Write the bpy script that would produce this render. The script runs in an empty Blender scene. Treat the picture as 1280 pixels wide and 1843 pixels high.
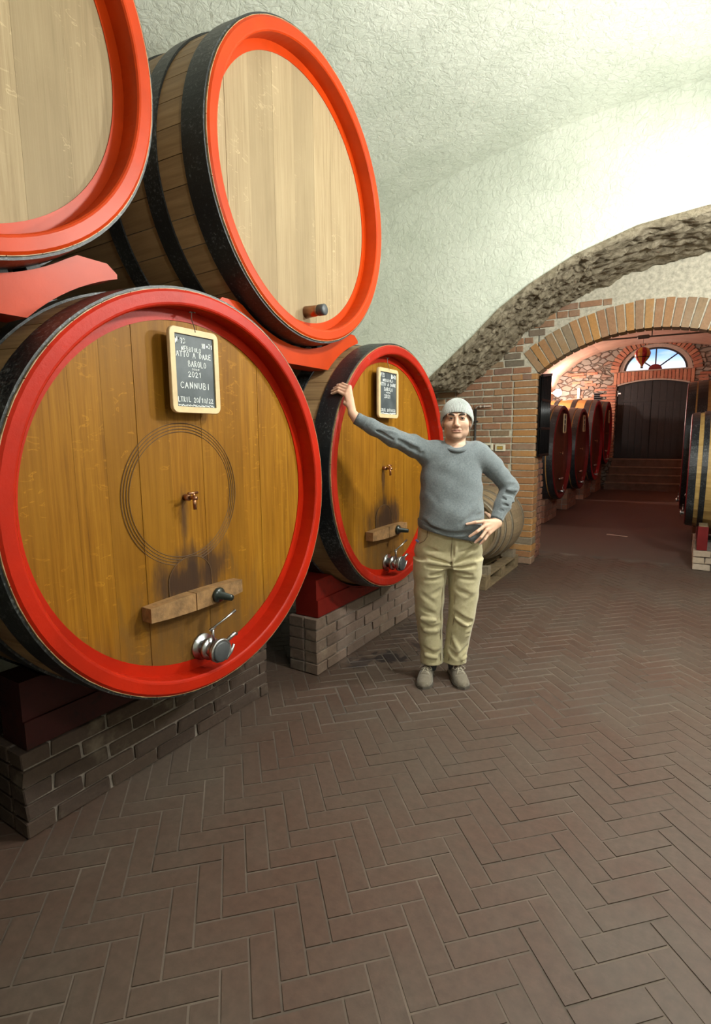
import bpy, bmesh, math, random
import numpy as np
from mathutils import Vector, Matrix
random.seed(7)
PI = math.pi
scene = bpy.context.scene
COL = scene.collection

# ------------------------------------------------------------------ camera
YAW, PITCH, ROLL, FPX = 0.5584, 0.1412, -0.0092, 960.0
def make_camera():
    c, s = math.cos(YAW), math.sin(YAW)
    fh = Vector((-s, c, 0)); r = Vector((c, s, 0)); up = Vector((0, 0, 1))
    w = fh*math.cos(PITCH) - up*math.sin(PITCH)
    u = fh*math.sin(PITCH) + up*math.cos(PITCH)
    r2 = r*math.cos(ROLL) + u*math.sin(ROLL)
    u2 = -r*math.sin(ROLL) + u*math.cos(ROLL)
    m = Matrix((r2, u2, -w)).transposed().to_4x4()
    m.translation = Vector((0, 0, 1.56))
    cd = bpy.data.cameras.new('camera'); co = bpy.data.objects.new('camera', cd)
    COL.objects.link(co); co.matrix_world = m
    cd.sensor_fit = 'HORIZONTAL'; cd.sensor_width = 36.0; cd.lens = FPX/1280*36.0
    cd.clip_start = 0.05; cd.clip_end = 200
    scene.camera = co
make_camera()

# ------------------------------------------------------------------ view, sky
scene.view_settings.view_transform = 'Standard'
scene.view_settings.look = 'None'
scene.view_settings.gamma = 1.0
scene.view_settings.use_curve_mapping = False
scene.view_settings.exposure = 0.85

def make_world():
    w = bpy.data.worlds.new('sky'); scene.world = w; w.use_nodes = True
    nt = w.node_tree; nt.nodes.clear()
    out = nt.nodes.new('ShaderNodeOutputWorld'); bg = nt.nodes.new('ShaderNodeBackground')
    tc = nt.nodes.new('ShaderNodeTexCoord'); sep = nt.nodes.new('ShaderNodeSeparateXYZ')
    nt.links.new(tc.outputs['Generated'], sep.inputs[0])
    ramp = nt.nodes.new('ShaderNodeValToRGB')
    e = ramp.color_ramp.elements
    e[0].position = 0.0; e[0].color = (0.95, 0.95, 0.95, 1)
    e[1].position = 1.0; e[1].color = (0.10, 0.25, 0.62, 1)
    a = ramp.color_ramp.elements.new(0.105); a.color = (0.80, 0.90, 1.0, 1)
    a = ramp.color_ramp.elements.new(0.125); a.color = (0.22, 0.42, 0.85, 1)
    nt.links.new(sep.outputs['Z'], ramp.inputs[0])
    no = nt.nodes.new('ShaderNodeTexNoise'); no.inputs['Scale'].default_value = 9; no.inputs['Detail'].default_value = 5
    mp = nt.nodes.new('ShaderNodeMapping'); mp.inputs['Scale'].default_value = (1, 1, 6)
    nt.links.new(tc.outputs['Generated'], mp.inputs[0]); nt.links.new(mp.outputs[0], no.inputs['Vector'])
    cr = nt.nodes.new('ShaderNodeValToRGB'); cr.color_ramp.elements[0].position = 0.50; cr.color_ramp.elements[1].position = 0.72
    nt.links.new(no.outputs['Fac'], cr.inputs[0])
    mx = nt.nodes.new('ShaderNodeMixRGB'); mx.inputs[2].default_value = (0.75, 0.78, 0.9, 1)
    nt.links.new(cr.outputs[0], mx.inputs[0]); nt.links.new(ramp.outputs[0], mx.inputs[1])
    nt.links.new(mx.outputs[0], bg.inputs[0]); bg.inputs[1].default_value = 1.0
    nt.links.new(bg.outputs[0], out.inputs[0])
make_world()

# ------------------------------------------------------------------ room lamps (ceiling tubes right of the picture)
def area_light(name, loc, energy, color, sx, sy, rot=(0, 0, 0)):
    l = bpy.data.lights.new(name, 'AREA'); l.shape = 'RECTANGLE'; l.size = sx; l.size_y = sy
    l.energy = energy; l.color = color
    o = bpy.data.objects.new(name, l); COL.objects.link(o); o.location = loc; o.rotation_euler = rot
    return o
def point_light(name, loc, energy, color, r):
    l = bpy.data.lights.new(name, 'POINT'); l.energy = energy; l.color = color; l.shadow_soft_size = r
    o = bpy.data.objects.new(name, l); COL.objects.link(o); o.location = loc
    return o
LAMPS = [((1.0, 0.75, 2.95), 48), ((0.15, 2.50, 3.20), 112), ((0.95, 4.1, 3.12), 165)]
for p, e in LAMPS:
    point_light('tube_light', (p[0], p[1], p[2]-0.14), e, (0.98, 1.0, 0.94), 0.11)
point_light('bulb_light', (-3.22, 16.60, 2.80), 60, (1.0, 0.88, 0.80), 0.06)
point_light('bulb_light', (-3.25, 12.6, 2.62), 140, (1.0, 0.82, 0.72), 0.06)
point_light('bulb_light', (-3.28, 8.8, 2.66), 32, (1.0, 0.80, 0.69), 0.06)  # added lamp hidden by the pier, brightens the near vault

# ------------------------------------------------------------------ materials
MATS = {}
def new_mat(name):
    m = bpy.data.materials.new(name); m.use_nodes = True
    nt = m.node_tree; b = nt.nodes['Principled BSDF']
    MATS[name] = m
    return m, nt, b
def N(nt, t, **kw):
    n = nt.nodes.new(t)
    for k, v in kw.items():
        if k in n.inputs: n.inputs[k].default_value = v
        else: setattr(n, k, v)
    return n
def ramp(nt, src, stops):
    r = nt.nodes.new('ShaderNodeValToRGB'); el = r.color_ramp.elements
    el[0].position, el[0].color = stops[0][0], (*stops[0][1], 1)
    el[1].position, el[1].color = stops[-1][0], (*stops[-1][1], 1)
    for p, c in stops[1:-1]:
        x = el.new(p); x.color = (*c, 1)
    nt.links.new(src, r.inputs[0]); return r.outputs[0]
def mix(nt, f, a, b, mode='MIX'):
    n = nt.nodes.new('ShaderNodeMixRGB'); n.blend_type = mode
    for i, v in ((0, f), (1, a), (2, b)):
        if hasattr(v, 'is_linked'): nt.links.new(v, n.inputs[i])
        elif i == 0: n.inputs[0].default_value = v
        else: n.inputs[i].default_value = (*v, 1) if len(v) == 3 else v
    return n.outputs[0]
def math_n(nt, op, a, b=0.0, c=0.0):
    n = nt.nodes.new('ShaderNodeMath'); n.operation = op
    for i, v in enumerate((a, b, c)):
        if hasattr(v, 'is_linked'): nt.links.new(v, n.inputs[i])
        else: n.inputs[i].default_value = v
    return n.outputs[0]
def coords(nt, scale=(1, 1, 1), kind='Object', rot=(0, 0, 0)):
    tc = nt.nodes.new('ShaderNodeTexCoord'); mp = nt.nodes.new('ShaderNodeMapping')
    mp.inputs['Scale'].default_value = scale; mp.inputs['Rotation'].default_value = rot
    nt.links.new(tc.outputs[kind], mp.inputs[0]); return mp.outputs[0]
def world_pos(nt, scale=(1, 1, 1)):
    g = nt.nodes.new('ShaderNodeNewGeometry'); mp = nt.nodes.new('ShaderNodeMapping')
    mp.inputs['Scale'].default_value = scale
    nt.links.new(g.outputs['Position'], mp.inputs[0]); return mp.outputs[0]
def noise(nt, vec, scale, detail=4, rough=0.6, dist=0.0):
    n = N(nt, 'ShaderNodeTexNoise', Scale=scale, Detail=detail, Roughness=rough, Distortion=dist)
    nt.links.new(vec, n.inputs['Vector']); return n.outputs['Fac']
def bump(nt, b, h, strength, dist=0.01):
    n = nt.nodes.new('ShaderNodeBump'); n.inputs['Strength'].default_value = strength; n.inputs['Distance'].default_value = dist
    nt.links.new(h, n.inputs['Height']); nt.links.new(n.outputs[0], b.inputs['Normal'])
def rnd(nt):
    return nt.nodes.new('ShaderNodeObjectInfo').outputs['Random']
def setc(nt, b, sock): nt.links.new(sock, b.inputs['Base Color'])

def simple(name, col, rough=0.6, metal=0.0, var=0.0, vscale=20, bmp=0.0, bscale=60, spec=0.5, coat=0.0):
    m, nt, b = new_mat(name)
    b.inputs['Roughness'].default_value = rough; b.inputs['Metallic'].default_value = metal
    b.inputs['Specular IOR Level'].default_value = spec
    b.inputs['Coat Weight'].default_value = coat
    v = world_pos(nt)
    if var:
        f = noise(nt, v, vscale, 5)
        c0 = tuple(max(0, x*(1-var)) for x in col); c1 = tuple(min(1, x*(1+var)) for x in col)
        setc(nt, b, ramp(nt, f, [(0.3, c0), (0.7, c1)]))
    else: b.inputs['Base Color'].default_value = (*col, 1)
    if bmp: bump(nt, b, noise(nt, v, bscale, 5), bmp)
    return m

def head_wood(name, dark, mid, light, stains_and_shade, rough=0.5, grain=1.0):
    """oak boards of a cask head: grain along local z, silky flecks, wine marks and painted lamp falloff at fixed spots"""
    m, nt, b = new_mat(name)
    b.inputs['Roughness'].default_value = rough; b.inputs['Specular IOR Level'].default_value = 0.16
    tc = nt.nodes.new('ShaderNodeTexCoord')
    oi = nt.nodes.new('ShaderNodeObjectInfo')
    sh = nt.nodes.new('ShaderNodeVectorMath'); sh.operation = 'SCALE'; sh.inputs[0].default_value = (3.1, 7.7, 5.3)
    nt.links.new(oi.outputs['Random'], sh.inputs['Scale'])
    ad = nt.nodes.new('ShaderNodeVectorMath'); ad.operation = 'ADD'
    nt.links.new(tc.outputs['Object'], ad.inputs[0]); nt.links.new(sh.outputs[0], ad.inputs[1])
    def mp(s):
        q = nt.nodes.new('ShaderNodeMapping'); q.inputs['Scale'].default_value = s
        nt.links.new(ad.outputs[0], q.inputs[0]); return q.outputs[0]
    g1 = noise(nt, mp((30, 42, 1.3)), 1.6*grain, 6, 0.65, 0.4)
    g2 = noise(nt, mp((30, 160, 3.0)), 1.0*grain, 4, 0.6)
    g3 = noise(nt, mp((3, 4, 1.2)), 1.0, 3)
    c = ramp(nt, g1, [(0.28, dark), (0.48, mid), (0.70, light)])
    c = mix(nt, math_n(nt, 'MULTIPLY', g2, 0.45), c, dark, 'MIX')
    c = mix(nt, math_n(nt, 'MULTIPLY', oi.outputs['Random'], 0.75), c, tuple(x*0.62 for x in mid))
    c = mix(nt, math_n(nt, 'MULTIPLY', math_n(nt, 'SUBTRACT', g3, 0.35), 0.9), c, light)
    # pale medullary flecks
    fl = noise(nt, mp((25, 9, 22)), 1.3, 2, 0.5, 1.6)
    flm = ramp(nt, fl, [(0.62, (0, 0, 0)), (0.66, (1, 1, 1)), (0.70, (0, 0, 0))])
    msk = noise(nt, mp((2, 3, 0.8)), 1.4, 1)
    flm2 = math_n(nt, 'MULTIPLY', flm, ramp(nt, msk, [(0.5, (0, 0, 0)), (0.62, (0.30, 0.30, 0.30))]))
    c = mix(nt, flm2, c, tuple(min(1, x*1.7) for x in light))
    # wine marks and painted lamp falloff
    sep = nt.nodes.new('ShaderNodeSeparateXYZ'); nt.links.new(tc.outputs['Object'], sep.inputs[0])
    dn = noise(nt, mp((6, 14, 3)), 1.5, 4)
    for (y, z, ry, rz, amt, colr) in stains_and_shade:
        dy = math_n(nt, 'DIVIDE', math_n(nt, 'SUBTRACT', sep.outputs['Y'], y), ry)
        dz = math_n(nt, 'DIVIDE', math_n(nt, 'SUBTRACT', sep.outputs['Z'], z), rz)
        d = math_n(nt, 'SQRT', math_n(nt, 'ADD', math_n(nt, 'MULTIPLY', dy, dy), math_n(nt, 'MULTIPLY', dz, dz)))
        d = math_n(nt, 'ADD', d, math_n(nt, 'MULTIPLY', math_n(nt, 'SUBTRACT', dn, 0.5), 1.3))
        k = ramp(nt, d, [(0.35, (amt, amt, amt)), (1.0, (0, 0, 0))])
        c = mix(nt, k, c, colr)
    setc(nt, b, c)
    bump(nt, b, g2, 0.12, 0.004)
    return m

DK = (0.035, 0.018, 0.012)
# wine marks and painted falloff in local cask coordinates (y across the head, z above the cask base)
head_wood('oak_head', (0.105, 0.036, 0.002), (0.250, 0.100, 0.0045), (0.355, 0.165, 0.014),
          [(0.0, 0.08, 0.95, 0.42, 0.62, (0.115, 0.060, 0.018)), (-0.05, 0.34, 0.36, 0.30, 0.55, (0.080, 0.042, 0.016)), (-0.07, 0.48, 0.24, 0.15, 0.92, DK), (0.09, 0.52, 0.13, 0.13, 0.75, DK),  # first entry: wine staining plus lamp falloff painted over the foot
           (-0.066, 0.77, 0.030, 0.15, 0.75, DK), (-0.06, 0.60, 0.09, 0.07, 0.5, DK)])
head_wood('oak_bleached', (0.20, 0.14, 0.075), (0.33, 0.24, 0.135), (0.42, 0.32, 0.19), [], 0.6)
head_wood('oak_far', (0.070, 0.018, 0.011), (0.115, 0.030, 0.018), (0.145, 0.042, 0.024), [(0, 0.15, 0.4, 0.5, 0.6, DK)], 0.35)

def stave_wood(name, dark, light, rough=0.5):
    m, nt, b = new_mat(name); b.inputs['Roughness'].default_value = rough
    v = coords(nt, (1.2, 22, 22)); g = noise(nt, v, 2.0, 5)
    c = ramp(nt, g, [(0.3, dark), (0.7, light)])
    c = mix(nt, math_n(nt, 'MULTIPLY', rnd(nt), 0.35), c, tuple(x*0.5 for x in dark))
    setc(nt, b, c); bump(nt, b, g, 0.15, 0.004); return m
stave_wood('oak_stave', (0.25, 0.145, 0.065), (0.40, 0.25, 0.12))
stave_wood('oak_stave_warm', (0.42, 0.20, 0.055), (0.58, 0.31, 0.10))
stave_wood('oak_stave_yellow', (0.36, 0.22, 0.065), (0.52, 0.34, 0.12))
stave_wood('oak_stave_grey', (0.17, 0.115, 0.065), (0.29, 0.21, 0.125), 0.65)

def chipped(name, base, chip, scale, lo, hi, rough=0.4, bmp=0.3):
    m, nt, b = new_mat(name); b.inputs['Roughness'].default_value = rough; b.inputs['Specular IOR Level'].default_value = 0.5 if 'hoop' in name else 0.2
    v = world_pos(nt)
    f = noise(nt, v, scale, 8, 0.7); f2 = noise(nt, v, 3.0, 3)
    k = ramp(nt, math_n(nt, 'ADD', f, math_n(nt, 'MULTIPLY', math_n(nt, 'SUBTRACT', f2, 0.5), 0.35)), [(lo, (0, 0, 0)), (hi, (1, 1, 1))])
    c = ramp(nt, f2, [(0.3, tuple(x*0.8 for x in base)), (0.7, tuple(min(1, x*1.15) for x in base))])
    setc(nt, b, mix(nt, k, c, chip)); bump(nt, b, f, bmp, 0.004); return m
chipped('red_paint', (0.37, 0.012, 0.0015), (0.26, 0.10, 0.08), 38, 0.70, 0.80, 0.42)
chipped('red_paint_worn', (0.33, 0.013, 0.004), (0.22, 0.085, 0.085), 26, 0.58, 0.80, 0.45)
chipped('orange_paint', (0.44, 0.036, 0.002), (0.6, 0.25, 0.14), 30, 0.74, 0.80, 0.38, 0.08)
chipped('black_hoop', (0.012, 0.014, 0.016), (0.20, 0.21, 0.21), 75, 0.55, 0.76, 0.36, 0.5)
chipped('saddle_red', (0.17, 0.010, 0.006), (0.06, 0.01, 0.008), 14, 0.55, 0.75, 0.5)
chipped('saddle_shaded', (0.035, 0.006, 0.005), (0.012, 0.004, 0.004), 14, 0.5, 0.7, 0.6)  # saddle colour with the shade below the casks painted in
chipped('dark_red', (0.15, 0.012, 0.012), (0.05, 0.01, 0.01), 20, 0.6, 0.8, 0.4)
chipped('crimson', (0.30, 0.012, 0.020), (0.10, 0.01, 0.01), 20, 0.65, 0.8, 0.4)
simple('galvanised', (0.20, 0.165, 0.12), 0.5, 0.35, 0.25, 30)

def brick_mat(name, stops, rough=0.85, gscale=40):
    m, nt, b = new_mat(name); b.inputs['Roughness'].default_value = rough
    b.inputs['Specular IOR Level'].default_value = 0.25
    r = rnd(nt); c = ramp(nt, r, stops)
    v = world_pos(nt); f = noise(nt, v, gscale, 6, 0.7)
    c = mix(nt, 0.55, c, ramp(nt, f, [(0.25, (0.35, 0.33, 0.3)), (0.75, (0.72, 0.66, 0.6))]), 'OVERLAY')
    f2 = noise(nt, v, 6, 4)
    c = mix(nt, ramp(nt, f2, [(0.55, (0, 0, 0)), (0.75, (0.35, 0.35, 0.35))]), c, (0.33, 0.27, 0.20))
    setc(nt, b, c); bump(nt, b, f, 0.5, 0.006); return m
brick_mat('brick_wall', [(0.0, (0.30, 0.155, 0.085)), (0.22, (0.235, 0.14, 0.090)), (0.40, (0.33, 0.19, 0.10)), (0.55, (0.20, 0.12, 0.09)), (0.70, (0.29, 0.145, 0.085)), (0.85, (0.15, 0.13, 0.10)), (1.0, (0.26, 0.175, 0.105))])
brick_mat('brick_pier', [(0.0, (0.33, 0.165, 0.065)), (0.3, (0.26, 0.13, 0.065)), (0.5, (0.36, 0.185, 0.065)), (0.7, (0.25, 0.15, 0.10)), (0.82, (0.17, 0.145, 0.11)), (1.0, (0.34, 0.17, 0.07))])
brick_mat('brick_voussoir', [(0.0, (0.36, 0.18, 0.075)), (0.25, (0.27, 0.155, 0.09)), (0.45, (0.38, 0.20, 0.07)), (0.62, (0.22, 0.17, 0.115)), (0.75, (0.33, 0.15, 0.07)), (0.9, (0.24, 0.18, 0.12)), (1.0, (0.37, 0.19, 0.08))])
brick_mat('brick_plinth', [(0.0, (0.15, 0.105, 0.085)), (0.4, (0.12, 0.085, 0.070)), (0.7, (0.17, 0.12, 0.095)), (1.0, (0.13, 0.10, 0.085))])
brick_mat('brick_shaded', [(0.0, (0.055, 0.036, 0.027)), (0.5, (0.045, 0.030, 0.024)), (1.0, (0.062, 0.042, 0.032))])  # plinth brick, under-cask shade put into its colour
brick_mat('brick_far', [(0.0, (0.42, 0.16, 0.10)), (0.35, (0.32, 0.13, 0.085)), (0.7, (0.46, 0.22, 0.14)), (1.0, (0.36, 0.16, 0.11))])
brick_mat('brick_jamb', [(0.0, (0.20, 0.085, 0.055)), (0.5, (0.15, 0.07, 0.05)), (1.0, (0.23, 0.11, 0.07))])
brick_mat('stone_pale', [(0.0, (0.42, 0.34, 0.26)), (0.5, (0.34, 0.27, 0.21)), (1.0, (0.40, 0.33, 0.27))], 0.9, 25)
simple('mortar', (0.46, 0.42, 0.33), 0.95, 0, 0.3, 25, 0.6, 60, 0.2)
simple('mortar_dark', (0.20, 0.165, 0.14), 0.95, 0, 0.3, 25, 0.6, 60, 0.2)

def plaster_mat():
    m, nt, b = new_mat('rough_plaster'); b.inputs['Roughness'].default_value = 0.95
    b.inputs['Specular IOR Level'].default_value = 0.15
    v = world_pos(nt)
    f = noise(nt, v, 15, 6, 0.62, 1.0); f2 = noise(nt, v, 1.7, 3)
    vo = N(nt, 'ShaderNodeTexVoronoi', Scale=13.0, feature='DISTANCE_TO_EDGE'); 
    wv = nt.nodes.new('ShaderNodeMixRGB'); wv.inputs[0].default_value = 0.12
    n3 = N(nt, 'ShaderNodeTexNoise', Scale=8.0, Detail=4.0); nt.links.new(v, n3.inputs['Vector'])
    nt.links.new(v, wv.inputs[1]); nt.links.new(n3.outputs['Color'], wv.inputs[2]); nt.links.new(wv.outputs[0], vo.inputs['Vector'])
    crack = ramp(nt, vo.outputs['Distance'], [(0.0, (0.75, 0.75, 0.75)), (0.06, (1, 1, 1))])
    c = ramp(nt, f2, [(0.3, (0.58, 0.61, 0.52)), (0.7, (0.70, 0.72, 0.63))])
    c = mix(nt, 0.5, c, crack, 'MULTIPLY')
    setc(nt, b, c)
    h = math_n(nt, 'ADD', f, math_n(nt, 'MULTIPLY', crack, 0.3))
    bump(nt, b, h, 0.65, 0.02); return m
plaster_mat()
def roughcast_mat():
    m, nt, b = new_mat('roughcast'); b.inputs['Roughness'].default_value = 0.95
    b.inputs['Specular IOR Level'].default_value = 0.15
    v = world_pos(nt); f = noise(nt, v, 14, 8, 0.72, 0.6)
    setc(nt, b, ramp(nt, f, [(0.3, (0.11, 0.088, 0.058)), (0.50, (0.27, 0.225, 0.155)), (0.70, (0.45, 0.39, 0.29))]))
    bump(nt, b, f, 1.0, 0.03); return m
roughcast_mat()
def pink_plaster():
    m, nt, b = new_mat('pink_plaster'); b.inputs['Roughness'].default_value = 0.9
    v = world_pos(nt); f = noise(nt, v, 2.2, 5)
    setc(nt, b, ramp(nt, f, [(0.3, (0.48, 0.27, 0.19)), (0.7, (0.60, 0.37, 0.27))]))
    bump(nt, b, noise(nt, v, 12, 5), 0.5, 0.02); return m
pink_plaster()
def rubble_mat():
    m, nt, b = new_mat('rubble_wall'); b.inputs['Roughness'].default_value = 0.95
    v = world_pos(nt, (1.0, 1.0, 1.7))
    d = N(nt, 'ShaderNodeTexNoise', Scale=5.0, Detail=3.0); nt.links.new(v, d.inputs['Vector'])
    wv = nt.nodes.new('ShaderNodeMixRGB'); wv.inputs[0].default_value = 0.10
    nt.links.new(v, wv.inputs[1]); nt.links.new(d.outputs['Color'], wv.inputs[2])
    vo = N(nt, 'ShaderNodeTexVoronoi', Scale=5.2, feature='DISTANCE_TO_EDGE'); nt.links.new(wv.outputs[0], vo.inputs['Vector'])
    vc = N(nt, 'ShaderNodeTexVoronoi', Scale=5.2); nt.links.new(wv.outputs[0], vc.inputs['Vector'])
    sep = nt.nodes.new('ShaderNodeSeparateColor'); nt.links.new(vc.outputs['Color'], sep.inputs[0])
    c = ramp(nt, sep.outputs[0], [(0.0, (0.30, 0.26, 0.21)), (0.35, (0.23, 0.20, 0.17)), (0.6, (0.34, 0.29, 0.24)), (0.8, (0.28, 0.17, 0.12)), (1.0, (0.21, 0.17, 0.14))])
    e = ramp(nt, vo.outputs['Distance'], [(0.02, (0.45, 0.40, 0.36)), (0.10, (1, 1, 1))])
    setc(nt, b, mix(nt, 1.0, c, e, 'MULTIPLY'))
    bump(nt, b, e, 1.0, 0.05); return m
rubble_mat()
def brick_texture_mat(name, c1, c2, mort, scale=1.0):
    m, nt, b = new_mat(name); b.inputs['Roughness'].default_value = 0.9
    g = nt.nodes.new('ShaderNodeNewGeometry'); sp = nt.nodes.new('ShaderNodeSeparateXYZ'); nt.links.new(g.outputs['Position'], sp.inputs[0])
    cb = nt.nodes.new('ShaderNodeCombineXYZ')
    nt.links.new(math_n(nt, 'ADD', sp.outputs['X'], sp.outputs['Y']), cb.inputs[0]); nt.links.new(sp.outputs['Z'], cb.inputs[1])
    bt = N(nt, 'ShaderNodeTexBrick', Scale=scale)
    bt.inputs['Color1'].default_value = (*c1, 1); bt.inputs['Color2'].default_value = (*c2, 1); bt.inputs['Mortar'].default_value = (*mort, 1)
    bt.inputs['Brick Width'].default_value = 0.235; bt.inputs['Row Height'].default_value = 0.081; bt.inputs['Mortar Size'].default_value = 0.008
    nt.links.new(cb.outputs[0], bt.inputs['Vector']); setc(nt, b, bt.outputs['Color'])
    bump(nt, b, bt.outputs['Fac'], -0.5, 0.01); return m
brick_texture_mat('brick_surface', (0.30, 0.15, 0.075), (0.22, 0.12, 0.07), (0.36, 0.31, 0.235))
brick_texture_mat('brick_surface_far', (0.40, 0.17, 0.11), (0.30, 0.13, 0.09), (0.42, 0.31, 0.25))

def paver_mat():
    m, nt, b = new_mat('floor_paver')
    v = world_pos(nt); r = rnd(nt)
    f = noise(nt, v, 1.1, 4); f2 = noise(nt, v, 30, 5)
    c = ramp(nt, r, [(0, (0.066, 0.037, 0.026)), (0.5, (0.082, 0.047, 0.033)), (1, (0.076, 0.044, 0.032))])
    c = mix(nt, ramp(nt, f, [(0.40, (0, 0, 0)), (0.62, (0.8, 0.8, 0.8))]), c, (0.078, 0.058, 0.044))
    c = mix(nt, 0.35, c, ramp(nt, f2, [(0.3, (0.3, 0.3, 0.3)), (0.7, (0.7, 0.7, 0.7))]), 'OVERLAY')
    # wine spilt beside the plinth
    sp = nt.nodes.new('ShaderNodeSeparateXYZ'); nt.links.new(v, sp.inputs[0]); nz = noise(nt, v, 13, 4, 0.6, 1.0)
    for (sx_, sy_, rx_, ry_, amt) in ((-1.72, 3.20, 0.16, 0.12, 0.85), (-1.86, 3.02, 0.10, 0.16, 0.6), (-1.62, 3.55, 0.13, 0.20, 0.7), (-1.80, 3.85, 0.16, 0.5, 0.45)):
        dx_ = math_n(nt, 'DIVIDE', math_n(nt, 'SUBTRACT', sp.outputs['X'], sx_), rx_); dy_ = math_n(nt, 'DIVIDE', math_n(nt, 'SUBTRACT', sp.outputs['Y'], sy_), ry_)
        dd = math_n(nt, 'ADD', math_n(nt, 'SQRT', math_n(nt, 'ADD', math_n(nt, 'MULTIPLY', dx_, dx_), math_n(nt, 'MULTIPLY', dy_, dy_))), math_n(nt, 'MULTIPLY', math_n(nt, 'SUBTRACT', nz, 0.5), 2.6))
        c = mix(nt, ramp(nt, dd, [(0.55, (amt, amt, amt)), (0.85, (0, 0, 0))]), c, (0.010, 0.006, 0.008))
    setc(nt, b, c); b.inputs['Roughness'].default_value = 0.62; b.inputs['Specular IOR Level'].default_value = 0.35
    bump(nt, b, f2, 0.25, 0.004); return m
paver_mat()
simple('floor_joint', (0.098, 0.074, 0.057), 0.9, 0, 0.45, 2.3)
def far_floor_mat():
    m, nt, b = new_mat('far_floor'); b.inputs['Roughness'].default_value = 0.62; b.inputs['Specular IOR Level'].default_value = 0.35
    v = world_pos(nt); sp = nt.nodes.new('ShaderNodeSeparateXYZ'); nt.links.new(v, sp.inputs[0])
    f = noise(nt, v, 1.4, 4); t = math_n(nt, 'ADD', math_n(nt, 'MULTIPLY', math_n(nt, 'SUBTRACT', sp.outputs['Y'], 7.2), 0.32), math_n(nt, 'MULTIPLY', math_n(nt, 'SUBTRACT', f, 0.5), 0.9))
    c = ramp(nt, t, [(0.0, (0.078, 0.056, 0.043)), (1.0, (0.084, 0.042, 0.031))])   # paver tone by the arch, blending to redder brick beyond
    setc(nt, b, c); bump(nt, b, noise(nt, v, 25, 5), 0.2, 0.004)
far_floor_mat()
simple('spill', (0.012, 0.008, 0.010), 0.25, 0, 0, 20, 0, 60, 0.5)
simple('chalk_strip', (0.42, 0.30, 0.24), 0.8, 0, 0.1)
def slate_mat():
    m, nt, b = new_mat('slate'); b.inputs['Roughness'].default_value = 0.5
    v = coords(nt); f = noise(nt, v, 9, 4)
    setc(nt, b, ramp(nt, f, [(0.4, (0.040, 0.050, 0.056)), (0.8, (0.085, 0.10, 0.11))])); return m
slate_mat()
simple('chalk', (0.75, 0.77, 0.76), 0.95)
simple('chalk_pale', (0.45, 0.48, 0.48), 0.95)
simple('pale_wood', (0.56, 0.41, 0.22), 0.55, 0, 0.14, 14)
simple('bar_wood', (0.235, 0.125, 0.048), 0.6, 0, 0.4, 22, 0.3)
simple('pallet_wood', (0.17, 0.118, 0.062), 0.8, 0, 0.3, 18, 0.4)
simple('chock_wood', (0.20, 0.155, 0.105), 0.8, 0, 0.3, 30, 0.3)
simple('steel', (0.46, 0.46, 0.47), 0.3, 1.0)
simple('brass', (0.38, 0.19, 0.11), 0.32, 1.0)
simple('dark_green', (0.012, 0.018, 0.014), 0.3)
simple('dark_cap', (0.055, 0.058, 0.062), 0.45)
simple('iron', (0.010, 0.010, 0.011), 0.25, 0.5)
simple('tie_iron', (0.14, 0.12, 0.10), 0.5, 0.6)
simple('pipe_dark', (0.035, 0.03, 0.026), 0.5)
simple('pipe_pale', (0.45, 0.36, 0.30), 0.5, 0.3)
simple('wire', (0.07, 0.04, 0.03), 0.5, 0.5)
simple('engraving', (0.085, 0.042, 0.015), 0.7)
simple('ivory', (0.66, 0.60, 0.46), 0.45)
simple('socket_dark', (0.06, 0.05, 0.03), 0.5)
simple('ochre', (0.45, 0.28, 0.05), 0.5)
simple('door_wood', (0.009, 0.006, 0.006), 0.55, 0, 0.35, 9, 0.2)
simple('frame_paint', (0.42, 0.33, 0.27), 0.7, 0, 0.1)
simple('mullion', (0.02, 0.014, 0.016), 0.5)
simple('step_stone', (0.115, 0.070, 0.048), 0.7, 0, 0.3, 6, 0.3)
simple('step_edge', (0.20, 0.13, 0.09), 0.65, 0, 0.3, 6)
simple('balloon_red', (0.42, 0.012, 0.03), 0.25, 0, 0, 20, 0, 60, 0.5, 0.5)
simple('balloon_yellow', (0.75, 0.33, 0.06), 0.25, 0, 0, 20, 0, 60, 0.5, 0.5)
simple('lamp_white', (0.7, 0.7, 0.68), 0.4)
m, nt, b = new_mat('bulb_glow'); b.inputs['Emission Color'].default_value = (1, 0.88, 0.82, 1); b.inputs['Emission Strength'].default_value = 6
m, nt, b = new_mat('tube_glow'); b.inputs['Emission Color'].default_value = (1, 0.96, 0.88, 1); b.inputs['Emission Strength'].default_value = 4
def glass_mat():
    m, nt, b = new_mat('window_glass'); nt.nodes.remove(b)
    out = nt.nodes['Material Output']; t = nt.nodes.new('ShaderNodeBsdfTransparent'); g = nt.nodes.new('ShaderNodeBsdfGlossy')
    t.inputs[0].default_value = (0.93, 0.96, 1, 1); g.inputs['Roughness'].default_value = 0.03
    fr = nt.nodes.new('ShaderNodeFresnel'); fr.inputs[0].default_value = 1.45
    mx = nt.nodes.new('ShaderNodeMixShader'); nt.links.new(fr.outputs[0], mx.inputs[0]); nt.links.new(t.outputs[0], mx.inputs[1]); nt.links.new(g.outputs[0], mx.inputs[2])
    nt.links.new(mx.outputs[0], out.inputs[0])
glass_mat()
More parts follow.
